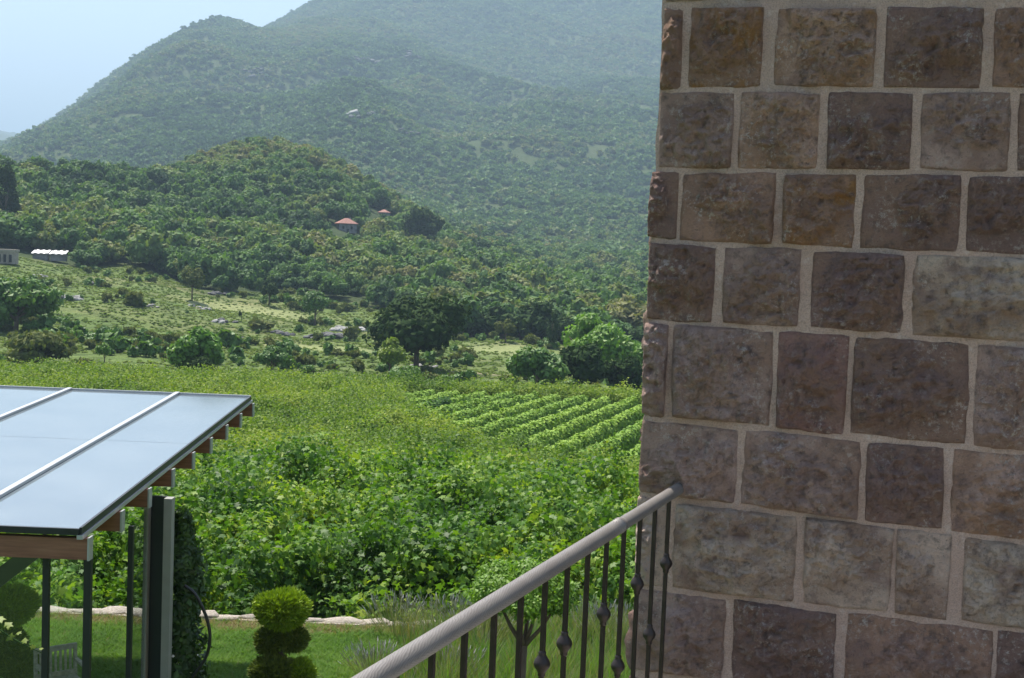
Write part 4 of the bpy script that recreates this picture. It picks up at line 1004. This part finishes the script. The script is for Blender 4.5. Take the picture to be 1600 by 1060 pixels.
def stone_mesh(name, q4, seed, n=22, depth=.035, back=.16):
    """q4: corners (s,z) bl, br, tr, tl.  Rough hewn face, rounded uneven outline"""
    bl, br, tr, tl = [np.array(a, float) for a in q4]; rng = np.random.default_rng(seed)
    u = np.linspace(-1, 1, n+1); Uu, Vv_ = np.meshgrid(u, u, indexing='ij')
    k = .035; a = Uu*np.sqrt(1 - k*Vv_**4); b_ = Vv_*np.sqrt(1 - k*Uu**4)
    edge_ = np.maximum(np.abs(Uu), np.abs(Vv_))
    wob = edge_**3; ox, oy = rng.uniform(0, 90, 2)
    a = a + wob*.034*fbm(Uu*2.6+ox, Vv_*2.6+oy, seed, 4); b_ = b_ + wob*.040*fbm(Uu*2.6+oy, Vv_*2.6+ox, seed+3, 4)
    s_ = (a+1)/2; t_ = (b_+1)/2
    Px = ((1-s_)*(1-t_))[..., None]*bl + (s_*(1-t_))[..., None]*br + (s_*t_)[..., None]*tr + ((1-s_)*t_)[..., None]*tl
    prof = np.clip(1 - edge_**14, 0, 1)**.5
    nz = .030*fbm(Px[...,0]*6+ox, Px[...,1]*6, seed+9, 4)
    rg_ = .022*(1 - 2.4*np.abs(fbm(Px[...,0]*16+oy, Px[...,1]*16, seed+14, 4)))
    rg_ = rg_ + .009*(1 - 2.4*np.abs(fbm(Px[...,0]*42+oy, Px[...,1]*42, seed+19, 3)))
    fac = np.zeros_like(a)
    for q_ in range(6):         # cleaved facets
        dn = rng.normal(size=2); dn /= np.linalg.norm(dn); c__ = rng.uniform(-.1, .6); fac -= np.clip(Uu*dn[0] + Vv_*dn[1] - c__, 0, None)*rng.uniform(.01, .045)
    tilt = Uu*rng.uniform(-.004,.004) + Vv_*rng.uniform(-.005,.005)
    out = .012 + depth*.85*prof*rng.uniform(.75, 1.15) + prof*(nz + rg_ + fac + tilt)
    out = np.where(edge_ < .999, np.maximum(out, .014 + .006*prof), out)
    V = np.stack([Px[...,0], -out, Px[...,1]], -1).reshape(-1, 3)
    m1 = n + 1; ii_ = (np.arange(n)[:, None]*m1 + np.arange(n)[None, :])
    Fq = np.stack([ii_, ii_+m1, ii_+m1+1, ii_+1], -1).reshape(-1, 4)
    ring = [i*m1 for i in range(m1)] + [n*m1 + j for j in range(1, m1)] + [i*m1 + n for i in range(n-1, -1, -1)] + [j for j in range(n-1, 0, -1)]
    nb = len(V); Rv = V[ring].copy(); Rv[:, 1] = back; V = np.concatenate([V, Rv]); L_ = len(ring)
    Sk = np.array([[ring[i], nb + i, nb + (i+1) % L_, ring[(i+1) % L_]] for i in range(L_)])
    return mesh(name, V, np.concatenate([Fq, Sk]), M['stone'], True)
hand = {}
rowsz = {}
for k, lst in STN.items():
    for i, (x0, x1) in enumerate(lst):
        g_ = 4.0; q4 = []
        if i == 0: x0 -= 5
        dip = 8 if (k, i) in ((5, 1),) else 0
        for (px, kk, sg) in ((x0, k, -1), (x1, k, -1), (x1, k-1, 1), (x0, k-1, 1)):
            yj = jy_(kk, px) + (g_ if sg > 0 else -g_)
            ym = (jy_(k, px) + jy_(k-1, px))/2
            q4.append(towall(px - .05*(yj - ym) + random.uniform(-2, 2), yj + random.uniform(-2.5, 2.5)))
        o = link('stone', stone_mesh('stone', q4, 2000 + k*20 + i, 50), hw)
        tn = TONE[TN[k][i % len(TN[k])]]; v_ = random.uniform(1.25, 1.5)
        o.color = (min(.75, tn[0]*v_*1.10), min(.62, tn[1]*v_*.96), min(.50, tn[2]*v_*.90), tn[3])
    rowsz[k] = (towall(1040, jy_(k, 1040))[1], towall(1040, jy_(k-1, 1040))[1])
endS = max(towall(1700, 500)[0], 0) + 1.4
# the rest of the wall, beyond the frame: same courses
def filler(z0, z1, s0, seed):
    rg = random.Random(seed); s_ = s0; i = 0
    while s_ < endS:
        L = rg.uniform(.24, .42); g_ = .018
        q4 = [(s_+g_, z0+g_), (s_+L-g_, z0+g_), (s_+L-g_, z1-g_), (s_+g_, z1-g_)]
        o = link('stone', stone_mesh('stone', q4, seed*31 + i, 8), hw); tn = TONE[rg.choice('gdpblm')]; o.color = tn
        s_ += L; i += 1
for k in STN: 
    s0 = towall(STN[k][-1][1] + 8, 500)[0]; z0, z1 = rowsz[k]; filler(z0, z1, s0, 40 + k)
ztop = rowsz[1][1]
for i in range(4): filler(ztop + i*.31, ztop + (i+1)*.31, .0 + .02*(i % 2), 60 + i)
zbot = rowsz[8][0]; nrow = int(round(zbot/.32)); hh = zbot/nrow
for i in range(nrow): filler(i*hh, (i+1)*hh, -.05*(i % 2) - .02, 70 + i)
ZT = ztop + 4*.31
# mortar: a slightly wavy sheet set back from the stone faces, on a solid core
ns, nz_ = 240, 520; ss = np.linspace(-.0, endS, ns); zz_ = np.linspace(0, ZT, nz_); SS, ZZ = np.meshgrid(ss, zz_, indexing='ij')
lean = np.interp(ZZ, [4.0, 7.0], [towall(997, 1000)[0], towall(1048, 20)[0]])
lean = np.interp(ZZ, [0, ZT], [0, 0]) + .0
edgeS = .008 + .008*fbm(ZZ*6, ZZ*0 + 3, 77, 3)
SX = SS + (1 - SS/endS) * edgeS
OUT_ = .012 + .006*fbm(SX*9, ZZ*9, 90, 5)
OUT_ *= np.clip(SS/.03, .0, 1)
V = np.stack([SX.ravel(), -OUT_.ravel(), ZZ.ravel()], 1); ii = np.arange(ns-1)[:, None]*nz_ + np.arange(nz_-1)[None, :]
Fq = np.stack([ii, ii+nz_, ii+nz_+1, ii+1], -1).reshape(-1, 4)
link('mortar', mesh('mortar', V, Fq, M['mortar'], True), hw)
b = MB(); b.box((endS/2 + .01, 3.01, ZT/2), endS - .02, 6.0, ZT - .01); b.build('wall_core', M['mortar'], hw)
# side of the house round the corner
rg = random.Random(3)
i = 0
zc_ = 0
while zc_ < ZT - .2:
    y_ = .04
    while y_ < 1.9:
        L = rg.uniform(.26, .45); me_ = stone_mesh('stone', [(-y_-L+.018, zc_+.018), (-y_-.018, zc_+.018), (-y_-.018, zc_+.30), (-y_-L+.018, zc_+.30)], 5000+i, 10, .014, .02)
        o = link('stone', me_, hw); o.rotation_euler = (0, 0, -math.pi/2); o.location = (.015, 0, 0); o.color = TONE[rg.choice('gdpblm')]; y_ += L; i += 1
    zc_ += .318

# ------------------------------------------------------------------ balcony and railing
def railp(t_):
    return RA.lerp(RB, t_) if 0 <= t_ <= 1 else RA + (RB - RA)*t_
RA = P(1046, 773, 4.9); RB = P(727, 971, 3.2); RZ0, RZ1 = RA.z, RB.z
a0 = railp(0)
tz = min(RZ0, RZ1) - .98
rl = empty('balcony_railing', (a0.x, a0.y, tz), 'iron railing with a thick grey handrail and knobbed balusters ending at the stone wall', 'railing')
rr0 = Vector((a0.x, a0.y, tz))
def rail_piece(ta, tb, rad, nm='handrail', mat='rail'):
    n_, m_ = 40, 20; V = []; uv = []; a, b2 = railp(ta), railp(tb); d = (b2 - a).normalized(); u_ = d.cross(Vector((0,0,1))).normalized(); v_ = u_.cross(d)
    for i in range(n_+1):
        c = a.lerp(b2, i/n_)
        for k in range(m_):
            an = 2*math.pi*k/m_; V.append(c + (u_*math.cos(an) + v_*math.sin(an))*rad - rr0); uv.append(((c - railp(0)).length*4, abs(k/m_*2 - 1)*.9, 0))
    Fq = [[i*m_+k, i*m_+(k+1) % m_, (i+1)*m_+(k+1) % m_, (i+1)*m_+k] for i in range(n_) for k in range(m_)] + [list(range(m_)), [n_*m_+k for k in range(m_)][::-1]]
    me = mesh(nm, V, Fq, M[mat], True); at = me.attributes.new('rail_uv', 'FLOAT_VECTOR', 'POINT'); at.data.foreach_set('vector', np.array(uv, np.float32).ravel())
    return link(nm, me, rl)
rail_piece(.335, 2.3, .0262); rail_piece(-.2, .325, .0235)
b = MB()
pr_ = railp(.33) - rr0; dr = (railp(1) - railp(0)).normalized()
b.tube([pr_ - dr*.012, pr_ - dr*.006, pr_ + dr*.006, pr_ + dr*.012], [.0256,.028,.028,.0267], 20); b.build('rail_joint', M['rail'], rl, True)
knob = {0:[.27], 1:[.50], 2:[.262], 3:[.51], 4:[.275], 5:[.52], 6:[.27], 7:[.278], 8:[.50], 9:[.51], 10:[.52], 11:[.27], 12:[.5]}
pts_prof = [(-.040,.0085), (-.034,.012), (-.029,.011), (-.022,.014), (-.010,.0225), (0,.0255), (.010,.0225), (.022,.014), (.029,.011), (.034,.012), (.040,.0085)]
BRV = Vector((0,0,-1))
for i in range(22):
    c = railp(i/10 + (.0 if i else .0)) - rr0; zt_ = c.z
    bal = MB(); w_ = .0138 if i % 1 == 0 else .012
    # square bar turned to the rail
    bal.frame((c.x, c.y, (zt_ - .012)/2), dr, dr.cross(Vector((0,0,1))), (0,0,1), w_, w_, zt_ - .012)
    bo = bal.build('baluster', M['iron'], rl)
    for kz in knob.get(i, [.27 if i % 2 == 0 else .5]):
        kb = MB(); kb.tube([(c.x, c.y, zt_ - kz + dz) for dz, _ in pts_prof], [q_ for _, q_ in pts_prof], 14); kb.build('knob', M['iron'], bo, True)
b = MB(); b.bar(railp(0) - rr0 - Vector((0,0,railp(0).z - tz - .09)), railp(2.25) - rr0 - Vector((0,0,railp(2.25).z - tz - .09)), .03, .012); b.build('bottom_rail', M['iron'], rl)
# balcony slab the railing stands on, right of and behind the rail, up to the wall
pA = railp(-.1); pB = railp(2.6); off = dr.cross(Vector((0,0,1))).normalized()
if off.x > 0: off = -off
o1 = pA + off*.12; o2 = pB + off*.12
wl1 = W0 + D_*endS
poly = [(o1.x, o1.y), (o2.x, o2.y), (o2.x, -2.5), (4.5, -2.5), (wl1.x, wl1.y - .06), (W0.x + D_.x*.08, W0.y + D_.y*.08 - .06)]
v = [(x_, y_, tz) for x_, y_ in poly] + [(x_, y_, tz - .22) for x_, y_ in poly]; n6 = len(poly)
sl = link('balcony_floor', mesh('balcony_floor', v, [list(range(n6)), list(range(n6, 2*n6))[::-1]] + [[i, i+n6, (i+1) % n6 + n6, (i+1) % n6] for i in range(n6)], M['terrace']))
tag(sl, kind='structure')

# ------------------------------------------------------------------ haze
hm, hn, hl, hb = newmat('valley haze'); hn.remove(hb)
pv = hn.new('ShaderNodeVolumePrincipled'); pv.inputs['Color'].default_value = (.58,.80,1.0,1); pv.inputs['Density'].default_value = .00025; pv.inputs['Anisotropy'].default_value = .0
hl.new(pv.outputs[0], hn['Material Output'].inputs['Volume'])
zlo = float(V.min()) if False else -60
b = MB(); b.box((0, 0, (1000 + zlo)/2), 62000, 62000, 1000 - zlo); h = b.build('haze', hm); tag(h, 'thin blue summer haze filling the valley', 'haze', kind='stuff')
print('terrain z range', Z.min(), Z.max(), 'tris', sum(len(m.loops) - 2*len(m.polygons) for m in bpy.data.meshes))
